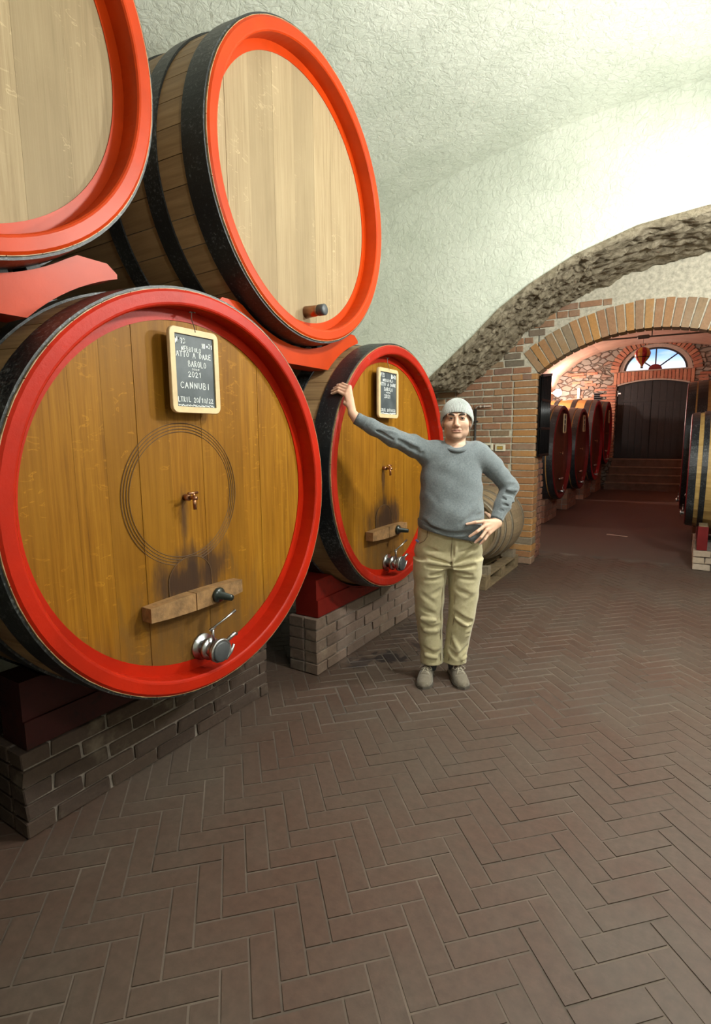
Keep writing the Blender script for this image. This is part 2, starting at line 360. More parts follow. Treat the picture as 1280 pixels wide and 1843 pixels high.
# clothes and skin
def knit_mat(name, c0, c1, scale, rib=0.0, rough=0.95):
    m, nt, b = new_mat(name); b.inputs['Roughness'].default_value = rough; b.inputs['Specular IOR Level'].default_value = 0.12
    b.inputs['Sheen Weight'].default_value = 0.25
    v = coords(nt); f = noise(nt, v, scale, 5, 0.7); f2 = noise(nt, v, 7, 3)
    c = ramp(nt, f, [(0.3, c0), (0.7, c1)])
    setc(nt, b, mix(nt, math_n(nt, 'MULTIPLY', f2, 0.25), c, c0)); bump(nt, b, f, 0.35, 0.004); return m
knit_mat('sweater_knit', (0.105, 0.122, 0.130), (0.190, 0.212, 0.222), 110)
knit_mat('sweater_rib', (0.090, 0.104, 0.112), (0.150, 0.168, 0.178), 150)
knit_mat('beanie_knit', (0.30, 0.32, 0.305), (0.44, 0.46, 0.44), 160)
knit_mat('khaki_cotton', (0.42, 0.365, 0.215), (0.52, 0.455, 0.29), 60)
simple('khaki_seam', (0.22, 0.175, 0.10), 0.9)
knit_mat('suede', (0.145, 0.122, 0.092), (0.20, 0.172, 0.132), 90)
simple('shoe_sole', (0.085, 0.07, 0.055), 0.8)
simple('shoe_lace', (0.42, 0.37, 0.29), 0.8)
simple('sock', (0.05, 0.05, 0.055), 0.9)
simple('hair_dark', (0.030, 0.020, 0.014), 0.8)
simple('eye_white', (0.48, 0.43, 0.39), 0.3)
simple('eye_dark', (0.022, 0.012, 0.008), 0.2)
simple('nail', (0.62, 0.42, 0.36), 0.35)
simple('plastic_blue', (0.12, 0.13, 0.35), 0.4)
def skin_mat():
    m, nt, b = new_mat('skin'); b.inputs['Roughness'].default_value = 0.5; b.inputs['Specular IOR Level'].default_value = 0.35
    at = nt.nodes.new('ShaderNodeAttribute'); at.attribute_name = 'tint'
    f = noise(nt, coords(nt), 60, 4)
    c = mix(nt, 0.25, at.outputs['Color'], ramp(nt, f, [(0.3, (0.4, 0.4, 0.4)), (0.7, (0.6, 0.6, 0.6))]), 'OVERLAY')
    setc(nt, b, c)
    b.inputs['Subsurface Weight'].default_value = 0.06; b.inputs['Subsurface Radius'].default_value = (0.01, 0.004, 0.002)
    return m
skin_mat()

# ------------------------------------------------------------------ mesh helpers
def link(o, parent=None):
    COL.objects.link(o)
    if parent is not None: o.parent = parent
    return o
def mesh_data(name, verts, faces, mat, smooth=False):
    me = bpy.data.meshes.new(name); me.from_pydata([tuple(v) for v in verts], [], faces); me.update()
    if mat: me.materials.append(MATS[mat])
    if smooth: me.polygons.foreach_set('use_smooth', [True]*len(me.polygons))
    return me
def obj(name, vf, mat, parent=None, smooth=False, loc=None, rot=None):
    me = mesh_data(name, vf[0], vf[1], mat, smooth)
    o = bpy.data.objects.new(name, me); link(o, parent)
    if loc is not None: o.location = loc
    if rot is not None: o.rotation_euler = rot
    return o
def inst(name, me, parent, loc=(0, 0, 0), rot=(0, 0, 0), scale=(1, 1, 1)):
    o = bpy.data.objects.new(name, me); link(o, parent); o.location = loc; o.rotation_euler = rot; o.scale = scale
    return o
def empty(name, loc=(0, 0, 0), rotz=0.0):
    o = bpy.data.objects.new(name, None); link(o); o.location = loc; o.rotation_euler = (0, 0, rotz); o.empty_display_size = 0.1
    return o
def tag(o, label, cat=None, group=None):
    o['label'] = label
    if cat: o['category'] = cat
    if group: o['group'] = group
    return o
def struct(o, label=None):
    o['kind'] = 'structure'
    if label: o['label'] = label
    return o
def join(*parts):
    V = []; F = []
    for v, f in parts:
        n = len(V); V += [tuple(p) for p in v]; F += [tuple(i+n for i in q) for q in f]
    return V, F
def xf(vf, loc=(0, 0, 0), rot=(0, 0, 0), scale=(1, 1, 1)):
    from mathutils import Euler
    m = Matrix.Translation(loc) @ Euler(rot).to_matrix().to_4x4() @ Matrix.Diagonal((*scale, 1))
    return [tuple(m @ Vector(v)) for v in vf[0]], vf[1]
def box(x0, x1, y0, y1, z0, z1, c=0.0, j=0.0):
    """box, chamfered by c on all edges if c > 0, corners jittered by j"""
    if c <= 0:
        v = [(x, y, z) for x in (x0, x1) for y in (y0, y1) for z in (z0, z1)]
        f = [(0, 1, 3, 2), (4, 6, 7, 5), (0, 4, 5, 1), (2, 3, 7, 6), (0, 2, 6, 4), (1, 5, 7, 3)]
        if j: v = [tuple(a+random.uniform(-j, j) for a in p) for p in v]
        return v, f
    bm = bmesh.new(); bmesh.ops.create_cube(bm, size=1.0)
    for v in bm.verts:
        v.co = Vector(((x0+x1)/2+v.co.x*(x1-x0), (y0+y1)/2+v.co.y*(y1-y0), (z0+z1)/2+v.co.z*(z1-z0)))
        if j: v.co += Vector([random.uniform(-j, j) for _ in range(3)])
    bmesh.ops.bevel(bm, geom=bm.edges[:], offset=c, segments=1, affect='EDGES')
    bm.verts.ensure_lookup_table(); bm.verts.index_update()
    r = [tuple(v.co) for v in bm.verts], [tuple(v.index for v in f.verts) for f in bm.faces]
    bm.free(); return r
def tube(path, rad, n=8, cap=True, closed=False):
    P = [Vector(p) for p in path]; m = len(P)
    R = rad if isinstance(rad, (list, tuple)) else [rad]*m
    V = []; F = []; ref = None
    for i in range(m):
        a = P[(i-1) % m] if (closed or i > 0) else P[i]; b2 = P[(i+1) % m] if (closed or i < m-1) else P[i]
        t = (b2-a).normalized()
        if ref is None:
            ref = t.orthogonal().normalized()
        ref = (ref - t*ref.dot(t)).normalized(); s = t.cross(ref)
        for k in range(n):
            an = 2*PI*k/n; V.append(tuple(P[i]+(ref*math.cos(an)+s*math.sin(an))*R[i]))
    L = m if closed else m-1
    for i in range(L):
        j = (i+1) % m
        for k in range(n):
            F.append((i*n+k, i*n+(k+1) % n, j*n+(k+1) % n, j*n+k))
    if cap and not closed:
        F.append(tuple(reversed(range(n)))); F.append(tuple(range((m-1)*n, m*n)))
    return V, F
def lathe(prof, n=48, axis='X', cz=0.0, cy=0.0, closed=False):
    """revolve (axial, radius) points about a line parallel to X through (cy, cz); axis Z: (z, r)"""
    V = []; F = []; m = len(prof)
    for k in range(n):
        a = 2*PI*k/n; ca, sa = math.cos(a), math.sin(a)
        for (t, r) in prof:
            if axis == 'X': V.append((t, cy+r*ca, cz+r*sa))
            elif axis == 'Y': V.append((cy+r*ca, t, cz+r*sa))
            else: V.append((r*ca, r*sa, t))
    L = m if closed else m-1
    for k in range(n):
        k2 = (k+1) % n
        for i in range(L):
            i2 = (i+1) % m
            F.append((k*m+i, k*m+i2, k2*m+i2, k2*m+i))
    return V, F
def prism(poly, t0, t1, plane='yz'):
    """extrude a 2-D outline; plane yz -> along x, xz -> along y, xy -> along z"""
    n = len(poly)
    def p3(p, t):
        if plane == 'yz': return (t, p[0], p[1])
        if plane == 'xz': return (p[0], t, p[1])
        return (p[0], p[1], t)
    V = [p3(p, t0) for p in poly]+[p3(p, t1) for p in poly]
    F = [tuple(range(n)), tuple(range(2*n-1, n-1, -1))]
    for i in range(n):
        j = (i+1) % n; F.append((i, i+n, j+n, j))
    return V, F
def strip_solid(lo, hi, t0, t1, plane='xz'):
    """solid between two equally sampled polylines (2-D), thick from t0 to t1"""
    n = len(lo)
    def p3(p, t):
        if plane == 'yz': return (t, p[0], p[1])
        if plane == 'xz': return (p[0], t, p[1])
        return (p[0], p[1], t)
    V = []
    for i in range(n):
        V += [p3(lo[i], t0), p3(hi[i], t0), p3(hi[i], t1), p3(lo[i], t1)]
    F = [(0, 1, 2, 3), tuple((n-1)*4+i for i in (3, 2, 1, 0))]
    for i in range(n-1):
        a, c = i*4, (i+1)*4
        for k in range(4): F.append((a+k, c+k, c+(k+1) % 4, a+(k+1) % 4))
    return V, F
def fix_normals(o):
    bm = bmesh.new(); bm.from_mesh(o.data); bmesh.ops.recalc_face_normals(bm, faces=bm.faces[:]); bm.to_mesh(o.data); bm.free()
    return o
# ================================================================== the setting
from mathutils import noise as mnoise
def arcpts(x0, z0, xa, za, x1, z1, n):
    """circle through three points, sampled from first to last"""
    A = np.array([[2*(xa-x0), 2*(za-z0)], [2*(x1-x0), 2*(z1-z0)]]); bb = np.array([xa**2-x0**2+za**2-z0**2, x1**2-x0**2+z1**2-z0**2])
    cx, cz = np.linalg.solve(A, bb); r = math.hypot(x0-cx, z0-cz)
    a0 = math.atan2(z0-cz, x0-cx); a1 = math.atan2(z1-cz, x1-cx)
    return [(cx+r*math.cos(a0+(a1-a0)*i/(n-1)), cz+r*math.sin(a0+(a1-a0)*i/(n-1))) for i in range(n)], (cx, cz, r)

# ---- floor: joint bed, herringbone pavers
FL = ([(-6, -2.6, -0.0035), (4, -2.6, -0.0035), (4, 7.35, -0.0035), (-6, 7.35, -0.0035), (-6, 7.35, -0.0035), (4, 7.35, -0.0035), (4, 19, -0.002), (-6, 19, -0.002)],
      [(0, 1, 2, 3), (4, 5, 6, 7)])
floor = struct(obj('floor', FL, 'floor_joint'), 'dark reddish brick cellar floor laid in herringbone')
floor.data.materials.append(MATS['far_floor']); floor.data.polygons[1].material_index = 1
def pixel_of(p):
    c = scene.camera.matrix_world.inverted() @ Vector(p)
    if c.z > -0.1: return None
    return 640+FPX*c.x/-c.z, 921.5-FPX*c.y/-c.z, -c.z
def build_pavers():
    W, n = 0.084, 3
    cs = math.cos(PI/4)
    cand = []
    for i in range(-70, 140):
        for j in range(-110, 110):
            t = (i-j) % (2*n)
            if t == 0: cx, cy, ang = i+n/2, j+0.5, 0
            elif t == 2*n-1: cx, cy, ang = i+0.5, j+n/2, 1
            else: continue
            cx *= W; cy *= W
            x = (cx-cy)*cs-1.2; y = (cx+cy)*cs
            if not (-3.7 < x < 1.5 and 0.4 < y < 7.3): continue
            p = pixel_of((x, y, 0))
            if p is None or not (-80 < p[0] < 1360 and p[1] < 1950): continue
            cand.append((x, y, PI/4+ang*PI/2, p))
    vis = [c for c in cand if 470 < c[3][0] < 1290 and 985 < c[3][1] < 1290 and c[0] > -1.95
           and not (c[1] > 5.05 and c[0] < -1.66)]
    vis.sort(key=lambda c: c[3][2]); chosen = set(id(c) for c in vis[:300])
    L = W*n
    me = mesh_data('paver', *box(-(L-.008)/2, (L-.008)/2, -(W-.008)/2, (W-.008)/2, -0.02, 0.0, 0.003), 'floor_paver')
    V = []; F = []
    for c in cand:
        x, y, a, p = c; dz = random.uniform(-0.0022, 0.0002); tl = (random.uniform(-.004, .004), random.uniform(-.003, .003), a)
        if id(c) in chosen:
            inst('paver', me, floor, (x, y, dz), tl)
        else:
            v, f = xf(box(-(L-.008)/2, (L-.008)/2, -(W-.008)/2, (W-.008)/2, -0.02, 0.0), (x, y, dz), tl)
            k = len(V); V += v; F += [tuple(q+k for q in g) for g in f]
    st = obj('paver_field', (V, F), 'floor_paver', floor); st['kind'] = 'stuff'
build_pavers()

# ---- soffit curve of the rough band and the plaster wall above it
SOF = [(-2.44, 2.11), (-2.2, 2.30), (-1.96, 2.495), (-1.70, 2.73), (-1.40, 2.925), (-1.0, 3.12), (-0.5, 3.27), (0.0, 3.32), (0.5, 3.27), (1.0, 3.12), (1.5, 2.88), (2.0, 2.5), (2.44, 2.11)]
def sof(x): return float(np.interp(x, [p[0] for p in SOF], [p[1] for p in SOF]))
xs = np.linspace(-3.75, 3.35, 90)
lo = [(x, 2.14 if x < -2.44 or x > 2.44 else sof(x)+0.04) for x in xs]
w = struct(obj('wall_upper', strip_solid(lo, [(x, 4.5) for x in xs], 5.40, 5.62), 'rough_plaster'), 'pale grey-green rough plaster wall above the casks')
def rough_band():
    nx, ny = 230, 60; V = []; F = []
    px = np.interp(np.linspace(0, 1, nx), [0, 0.62, 1], [-2.46, -0.9, 2.46])
    for x in px:
        z0 = sof(x)
        for j in range(ny+1):
            y = 5.37+(6.474-5.37)*j/ny
            p = Vector((x*9, y*9, z0*9)); q = Vector((x*26, y*26, z0*26))
            d = mnoise.fractal(p, 0.9, 2.1, 4)*0.034+abs(mnoise.noise(q))*0.030+mnoise.noise(Vector((x*5, y*18, 3)))*0.022
            V.append((x+d*0.4, y if j else y-abs(d)*0.6, z0-0.012-d))
    m = ny+1
    for i in range(nx-1):
        for j in range(ny): F.append((i*m+j, i*m+j+1, (i+1)*m+j+1, (i+1)*m+j))
    # front lip up to the wall and blunt lower ends
    k = len(V)
    for i, x in enumerate(px): V.append((x, 5.385, sof(x)+0.05))
    for i in range(nx-1): F.append((i*m, (i+1)*m, k+i+1, k+i))
    for (i, s) in ((0, -1), (nx-1, 1)):
        k = len(V)
        for j in range(m):
            v = V[i*m+j]; V.append((v[0]+s*0.05, v[1], v[2]+0.07))
        for j in range(ny): F.append((i*m+j, k+j, k+j+1, i*m+j+1))
    return V, F
o = fix_normals(obj('trim_1', rough_band(), 'roughcast', None, True)); struct(o, 'dark roughcast underside of the sloping vault band')
o = struct(obj('trim_2', join(box(-3.75, -2.40, 5.62, 6.49, 2.12, 2.3), box(2.40, 3.35, 5.62, 6.49, 2.12, 2.3), ), 'roughcast'))
# ceiling of the front cellar, side and rear walls
arc, _ = arcpts(-3.75, 3.72, -0.2, 4.32, 3.35, 3.72, 40)
struct(obj('ceiling', strip_solid(arc, [(p[0], p[1]+0.15) for p in arc], -2.6, 5.45), 'rough_plaster'))
struct(obj('wall_left', box(-3.95, -3.75, -2.6, 6.7, 0, 4.0), 'rough_plaster'))
struct(obj('wall_right', box(3.35, 3.55, -2.6, 6.7, 0, 4.0), 'rough_plaster'))
struct(obj('wall_rear', box(-3.95, 3.55, -2.8, -2.6, 0, 4.5), 'rough_plaster'))

struct(obj('light_seal', join(box(-4.1, 3.7, -2.9, 7.0, 4.5, 4.7), box(-4.1, 3.7, 6.9, 18.0, 4.28, 4.45), box(-4.2, -3.94, -2.9, 18.0, 2.0, 4.6), box(3.54, 3.8, -2.9, 7.0, 2.0, 4.6), box(2.04, 2.3, 6.8, 18.0, 2.0, 4.4)), 'mortar_dark'))  # unseen slabs added to keep sky light out of the cellars
# ---- brick end wall with the arch
ACX, AZ0, AR = -0.45, 0.86, 1.78
XL, XR, SPR = -1.545, 0.645, 2.263
def arch_z(x, r=AR): return AZ0+math.sqrt(max(0, r*r-(x-ACX)**2))
xs = np.linspace(XL, XR, 40)
WB = join(box(-3.75, XL-0.012, 6.478, 6.66, 0, 4.5), box(XR+0.012, 3.35, 6.478, 6.66, 0, 4.5),
          strip_solid([(x, arch_z(x)+0.012) for x in xs], [(x, 4.5) for x in xs], 6.478, 6.66))
wall_back = struct(obj('wall_back', WB, 'mortar'), 'brick end wall with a wide brick arch into the next cellar')
BR = [mesh_data('brick', *box(-.5, .5, -.5, .5, -.5, .5, 0.045, 0.018), 'brick_wall') for _ in range(5)]
PR = [mesh_data('brick', *box(-.5, .5, -.5, .5, -.5, .5, 0.04, 0.012), 'brick_pier') for _ in range(4)]
def put_brick(meshes, parent, x0, x1, y0, y1, z0, z1, rz=0.0):
    return inst('brick', random.choice(meshes), parent, ((x0+x1)/2, (y0+y1)/2, (z0+z1)/2),
                (random.uniform(-.006, .006), random.uniform(-.006, .006), rz+random.choice((0, PI))), (x1-x0, y1-y0, z1-z0))
CH = 0.081
for k in range(37):
    z0 = k*CH+0.008; z1 = z0+0.064
    x = -3.15+(0.12 if k % 2 else 0.0)+random.uniform(-.03, .03)
    lim = XL-0.29 if z1 < SPR-0.02 else (XL-(z1-SPR)*0.777-0.02 if z0 < 2.47 else ACX-math.sqrt(max(0, (AR+0.305)**2-(z0-0.01-AZ0)**2)) if z0-AZ0 < AR+0.3 else 0.3)
    while x < lim-0.05:
        L = random.choice((0.225, 0.235, 0.215, 0.225, 0.11))
        x1 = min(x+L, lim)
        mid = (x+x1)/2
        ok = z1 < (sof(min(x1, 0)) if x1 > -2.44 else 2.6)+0.0
        if ok and x1-x > 0.045:
            d = random.uniform(-.006, .004)
            put_brick(BR, wall_back, x, x1, 6.466+d, 6.56, z0+random.uniform(-.004, .004), z1+random.uniform(-.004, .004))
        x = x1+random.uniform(.012, .018)
for k in range(28):
    z0 = k*CH+0.006; z1 = min(z0+0.068, SPR-0.005)
    if z1-z0 < 0.03: continue
    put_brick(PR, wall_back, XL-0.275+random.uniform(-.004, .004), XL+random.uniform(-.004, .004), 6.464+random.uniform(-.004, .004), 6.66, z0, z1)
    put_brick(PR, wall_back, XR, XR+0.275, 6.464, 6.66, z0, z1)
half = math.asin((XR-ACX)/AR); nv = 29
for k in range(nv):
    a = -half+(k+0.5)*2*half/nv
    w0 = 2*half/nv*AR-0.014; w1 = 2*half/nv*(AR+0.29)-0.020
    lr = 0.285+random.uniform(-.006, .006); y0 = 6.463+random.uniform(-.005, .004)
    prof = [(-w0/2, 0), (w0/2, 0), (w1/2, lr), (-w1/2, lr)]
    v, f = prism(prof, y0, 6.66, 'xz')
    o = obj('brick', (v, f), 'brick_voussoir', wall_back)
    o.location = (ACX+AR*math.sin(a), 0, AZ0+AR*math.cos(a)); o.rotation_euler = (0, a, 0)
# stepped brick jamb behind the pier, and its toothed ends
jamb = struct(obj('wall_jamb', join(box(-1.86, -1.60, 6.66, 7.08, 0, 1.25), box(-1.86, -1.60, 6.66, 7.0, 1.25, 1.42), box(-1.86, -1.60, 6.66, 6.9, 1.42, 1.60)), 'mortar_dark'))
JB = [mesh_data('brick', *box(-.5, .5, -.5, .5, -.5, .5, 0.05, 0.02), 'brick_jamb') for _ in range(3)]
for k in range(20):
    z0 = k*CH+0.006; yend = 7.10 if z0 < 1.22 else (7.0 if z0 < 1.40 else 6.9)
    y = 6.67-(0.0 if k % 2 else 0.06)
    while y < yend-0.03:
        y1 = min(y+0.115, yend); ya = max(y, 6.665)
        if y1-ya > 0.03: put_brick(JB, jamb, -1.70, -1.578+random.uniform(-.006, .004), ya, y1-0.012, z0, z0+0.066)
        y = y1

# ---- the far cellar
VA = [(-3.70, 2.60), (-3.69, 2.88), (-3.49, 3.31), (-3.22, 3.53), (-2.85, 3.76), (-2.40, 3.93), (-1.85, 4.03), (-1.28, 4.06), (-0.73, 4.04), (-0.25, 3.98), (0.29, 3.88), (0.85, 3.70), (1.28, 3.48), (1.60, 3.2), (1.80, 2.88), (1.82, 2.60)]
struct(obj('ceiling_far', strip_solid(VA, [(p[0]*1.04-0.0, p[1]+0.18) for p in VA], 6.66, 17.9), 'pink_plaster', None, False), 'pinkish plaster vault of the far cellar')
struct(obj('wall_far_left', box(-3.95, -3.70, 6.7, 17.9, 0, 2.75), 'brick_surface_far'))
struct(obj('wall_far_right', box(1.80, 2.05, 6.7, 17.9, 0, 2.75), 'brick_surface_far'))
# transverse brick rib on the vault, thicker towards its feet
def ribp(s):
    out = []
    for (x, z) in VA:
        cx, cz = -0.95, 2.2; k = 1-s*(0.05+0.13*min(1, abs(x-cx)/2.7)); out.append((cx+(x-cx)*k, cz+(z-cz)*k if z > 2.65 else z))
    return out
struct(obj('trim_3', strip_solid(ribp(1.0), ribp(-0.02), 9.7, 10.1), 'brick_jamb'), 'dark brick rib across the pink vault')

DX0, DX1, DCX = -1.92, -0.12, -1.02
def door_z(x): return 2.93+0.13*(1-((x-DCX)/0.9)**2)
LCX, LA, LB, LZ = -0.985, 0.90, 0.735, 3.31
def lun_z(x, a=LA, bb=LB): return LZ+bb*math.sqrt(max(0, 1-((x-LCX)/a)**2))
dx = np.linspace(DX0, DX1, 24); lx = LCX-LA*np.cos(np.linspace(0, PI, 40))
EW = join(box(-3.75, DX0, 17.5, 17.95, 0, LZ), box(DX1, 1.85, 17.5, 17.95, 0, LZ),
          strip_solid([(x, door_z(x)) for x in dx], [(x, LZ) for x in dx], 17.5, 17.95),
          box(-3.75, LCX-LA, 17.5, 17.95, LZ, 4.4), box(LCX+LA, 1.85, 17.5, 17.95, LZ, 4.4),
          strip_solid([(x, lun_z(x)) for x in lx], [(x, 4.4) for x in lx], 17.5, 17.95))
wall_end = struct(obj('wall_end', EW, 'rubble_wall'), 'rubble stone end wall of the far cellar')
FB = [mesh_data('brick', *box(-.5, .5, -.5, .5, -.5, .5, 0.05, 0.02), 'brick_far') for _ in range(3)]
nb = 27
for k in range(nb):
    t = PI*(k+0.5)/nb; c, s = math.cos(t), math.sin(t)
    o = inst('brick', random.choice(FB), wall_end, (LCX-(LA+0.125)*c, 17.49, LZ+(LB+0.115)*s), (0, -math.atan2(s*LA, -c*LB)+PI/2 if False else math.atan2(-c*LB, s*LA), 0), (0.085, 0.06, 0.21))
for k in range(22):
    x = DX0-0.10+(k+0.5)*(DX1-DX0+0.2)/22
    zc = door_z(min(max(x, DX0), DX1))+0.03; zt = LZ-0.01
    inst('brick', random.choice(FB), wall_end, (x, 17.49, (zc+zt)/2), (0, 0, 0), ((DX1-DX0+0.2)/22-0.014, 0.06, zt-zc))
for sx, x in ((-1, DX0-0.02), (1, DX1+0.02)):
    for k in range(26):
        z = 0.86+k*0.081
        if z > 2.95: break
        L = 0.24 if k % 2 else 0.42
        inst('brick', random.choice(FB), wall_end, (x+sx*L/2, 17.485, z+0.035), (0, 0, 0), (L, 0.06, 0.066))
for k in range(40):       # brick courses let into the rubble at the left and right
    x = random.uniform(-3.2, -2.35) if k < 22 else random.uniform(0.1, 0.7); z = 2.6+random.randint(0, 9)*0.081
    inst('brick', random.choice(FB), wall_end, (x, 17.492, z), (0, 0, 0), (0.22, 0.04, 0.066))
# lunette window
win = struct(empty('window_1', (LCX, 17.6, LZ)), 'half-round fanlight window with dark glazing bars over the door')
def half_ring(a0, b0, a1, b1, t0, t1, n=40):
    lo = [(-a0*math.cos(PI*i/(n-1)), b0*math.sin(PI*i/(n-1))) for i in range(n)]
    hi = [(-a1*math.cos(PI*i/(n-1)), b1*math.sin(PI*i/(n-1))) for i in range(n)]
    return strip_solid(lo, hi, t0, t1)
obj('window_frame', half_ring(LA-0.11, LB-0.09, LA-0.002, LB-0.002, -0.07, 0.06), 'frame_paint', win)
obj('sash_ring', half_ring(LA-0.16, LB-0.135, LA-0.108, LB-0.088, -0.02, 0.05), 'mullion', win)
obj('window_sill', box(-LA+0.002, LA-0.002, -0.085, 0.08, 0.002, 0.035), 'frame_paint', win)
obj('hub', prism([(0.17*math.cos(PI*i/16), 0.035+0.15*math.sin(PI*i/16)) for i in range(17)], -0.02, 0.05, 'xz'), 'dark_red', win)
for a in (45, 90, 135):
    c, s = math.cos(math.radians(a)), math.sin(math.radians(a))
    obj('glazing_bar', tube([(0.15*c, 0.015, 0.03+0.13*s), ((LA-0.13)*c, 0.015, (LB-0.11)*s+0.01)], 0.019, 6), 'mullion', win)
for i in range(4):
    a0, a1 = PI*i/4, PI*(i+1)/4
    pts = [(0.15*math.cos(a0), 0.035+0.12*math.sin(a0))]+[((LA-0.13)*math.cos(a0+(a1-a0)*j/8), 0.02+(LB-0.13)*math.sin(a0+(a1-a0)*j/8)) for j in range(9)]+[(0.15*math.cos(a1), 0.035+0.12*math.sin(a1))]
    obj('pane', prism(pts, 0.012, 0.018, 'xz'), 'window_glass', win)
# door
door = struct(empty('door_1', (DCX, 17.62, 0.84)), 'dark wooden double door with a shallow arched top')
for s in (-1, 1):
    X = np.linspace(0.004, 0.895, 14)
    xsd = [s*v for v in X]
    vf = strip_solid([(x, 0.0) for x in xsd], [(x, door_z(DCX+x)-0.84-0.012) for x in xsd], 0.0, 0.06)
    leaf = fix_normals(obj('door_leaf', vf, 'door_wood', door))
    for i in range(5):
        xa = 0.02+i*0.175; xb = xa+0.168
        zt = min(door_z(DCX+s*xa), door_z(DCX+s*xb))-0.84-0.03
        obj('plank', box(min(s*xa, s*xb), max(s*xa, s*xb), -0.014, 0.0, 0.02, zt), 'door_wood', leaf)
    obj('rail', box(min(s*0.02, s*0.88), max(s*0.02, s*0.88), -0.03, -0.014, 1.62, 1.70), 'door_wood', leaf)
obj('door_back', box(-0.93, 0.93, 0.07, 0.12, -0.05, 2.35), 'door_wood', door)
obj('door_frame', strip_solid([(x-DCX, door_z(x)-0.84-0.010) for x in dx], [(x-DCX, door_z(x)-0.84+0.028) for x in dx], -0.14, -0.06), 'frame_paint', door)
obj('hinge', join(box(-0.90, -0.80, -0.05, -0.03, 1.86, 1.90), box(-0.90, -0.875, -0.05, -0.02, 1.80, 1.96)), 'steel', door)
# stairs
stairs = struct(empty('stairs', (0, 16.6, 0)), 'stone steps climbing to the dark double door')
for k in range(4):
    z1 = 0.21*(k+1); y0 = 0.22*k
    st = obj('step', box(-2.02+0.03*k, 0.45, y0, 0.22*(k+1) if k < 3 else 1.2, 0, z1-0.03), 'step_stone', stairs)
    obj('nosing', box(-2.02+0.03*k, 0.45, y0-0.02, 0.22*(k+1) if k < 3 else 1.2, z1-0.03, z1, 0.006), 'step_edge', st)
# ================================================================== casks
HEADX = -0.09
def head_boards(R, cuts, x0, x1):
    """outlines of vertical boards that fill a disc of radius R, centred (0, zc=Rc)"""
    out = []
    for a, b in zip(cuts[:-1], cuts[1:]):
        a2, b2 = max(a, -R+1e-4), min(b, R-1e-4)
        if b2-a2 < 0.01: continue
        ys = np.linspace(a2+0.0003, b2-0.0003, 9)
        top = [(y, math.sqrt(R*R-y*y)) for y in ys]; bot = [(y, -z) for y, z in top]
        out.append(bot+top[::-1])
    return out
def ring_band(R0, R1, x0, x1, R, n=96):
    return lathe([(x1, R0), (x1, R1), (x0, R1), (x0, R0)], n, 'X', R, 0, True)
def hoop_vf(xa, xb, rad, R, n=80, t=0.010):
    return lathe([(xa, rad(xa)+0.001), (xa, rad(xa)+t), (xb, rad(xb)+t), (xb, rad(xb)+0.001)], n, 'X', R, 0, True)
def make_cask(name, loc, R, L, rotz=0.0, cuts=None, stave_mat='oak_stave', rim_mat='red_paint', head_mat='oak_head', hoop_mat='black_hoop',
              hoops=((-0.012, -0.14), (-0.30, -0.40), (-0.62, -0.72)), nst=40, bulge=0.035, detail=True, chime=0.063, band_mat='red_paint', band=0.045, parts=()):
    root = empty(name, loc, rotz)
    L2 = L
    def rad(x): return R+bulge*math.sin(PI*min(1, max(0, -x/L2)))
    # staves
    nx = 9
    if detail:
        a = PI/nst-0.0022; V = []; F = []
        for i in range(nx):
            x = -0.004-(L-0.008)*i/(nx-1); r = rad(x)
            for (rr, an) in ((r, -a), (r+0.001, 0), (r, a), (r-0.035, a), (r-0.035, -a)):
                V.append((x, rr*math.sin(an), -rr*math.cos(an)))
        for i in range(nx-1):
            for k in range(5): F.append((i*5+k, (i+1)*5+k, (i+1)*5+(k+1) % 5, i*5+(k+1) % 5))
        F += [(0, 1, 2, 3, 4), tuple((nx-1)*5+k for k in (4, 3, 2, 1, 0))]
        sm = mesh_data('stave', V, F, stave_mat)
        for k in range(nst): inst('stave', sm, root, (0, 0, R), (2*PI*k/nst, 0, 0))
    else:
        V = []; F = []; n = nst*2
        for i in range(nx):
            x = -0.004-(L-0.008)*i/(nx-1); r = rad(x)
            for k in range(n):
                q = r-(0.006 if k % 2 else 0.0); an = 2*PI*k/n
                V.append((x, q*math.sin(an), R-q*math.cos(an)))
        for i in range(nx-1):
            for k in range(n): F.append((i*n+k, (i+1)*n+k, (i+1)*n+(k+1) % n, i*n+(k+1) % n))
        F += [tuple((nx-1)*n+k for k in reversed(range(n)))]
        obj('body', (V, F), stave_mat, root)
    ri = R-chime
    rim = obj('rim', lathe([(0.0, ri+0.005), (0.002, ri+0.012), (0.003, R-0.012), (-0.004, R-0.002 if detail else R+0.002), (-0.11, R-0.002), (-0.12, ri), (-0.006, ri)], 96 if detail else 56, 'X', R, 0, True), rim_mat, root)
    hx = HEADX if detail else -0.06
    rw = ri-band
    if detail:
        for k, poly in enumerate(head_boards(ri, cuts, hx-0.03, hx)):
            d = random.uniform(-0.0015, 0.0015)
            obj('head_board', prism([(p[0], p[1]+R) for p in poly], hx-0.03, hx+d), head_mat, root)
        obj('painted_band', ring_band(rw, ri+0.003, hx-0.01, hx+0.0035, R), band_mat, root)
    else:
        cs = np.linspace(-ri, ri, 9)
        for poly in head_boards(ri, list(cs), 0, 0):
            obj('head_board', prism([(p[0], p[1]+R) for p in poly], hx-0.03, hx+random.uniform(-.001, .001)), head_mat, root)
    for (xa, xb) in hoops:
        obj('hoop', hoop_vf(xa, xb, rad, R, 96 if detail else 56), hoop_mat, root)
        if L+xa > 0.3 and detail is True and xa == hoops[0][0]:
            pass
    return root
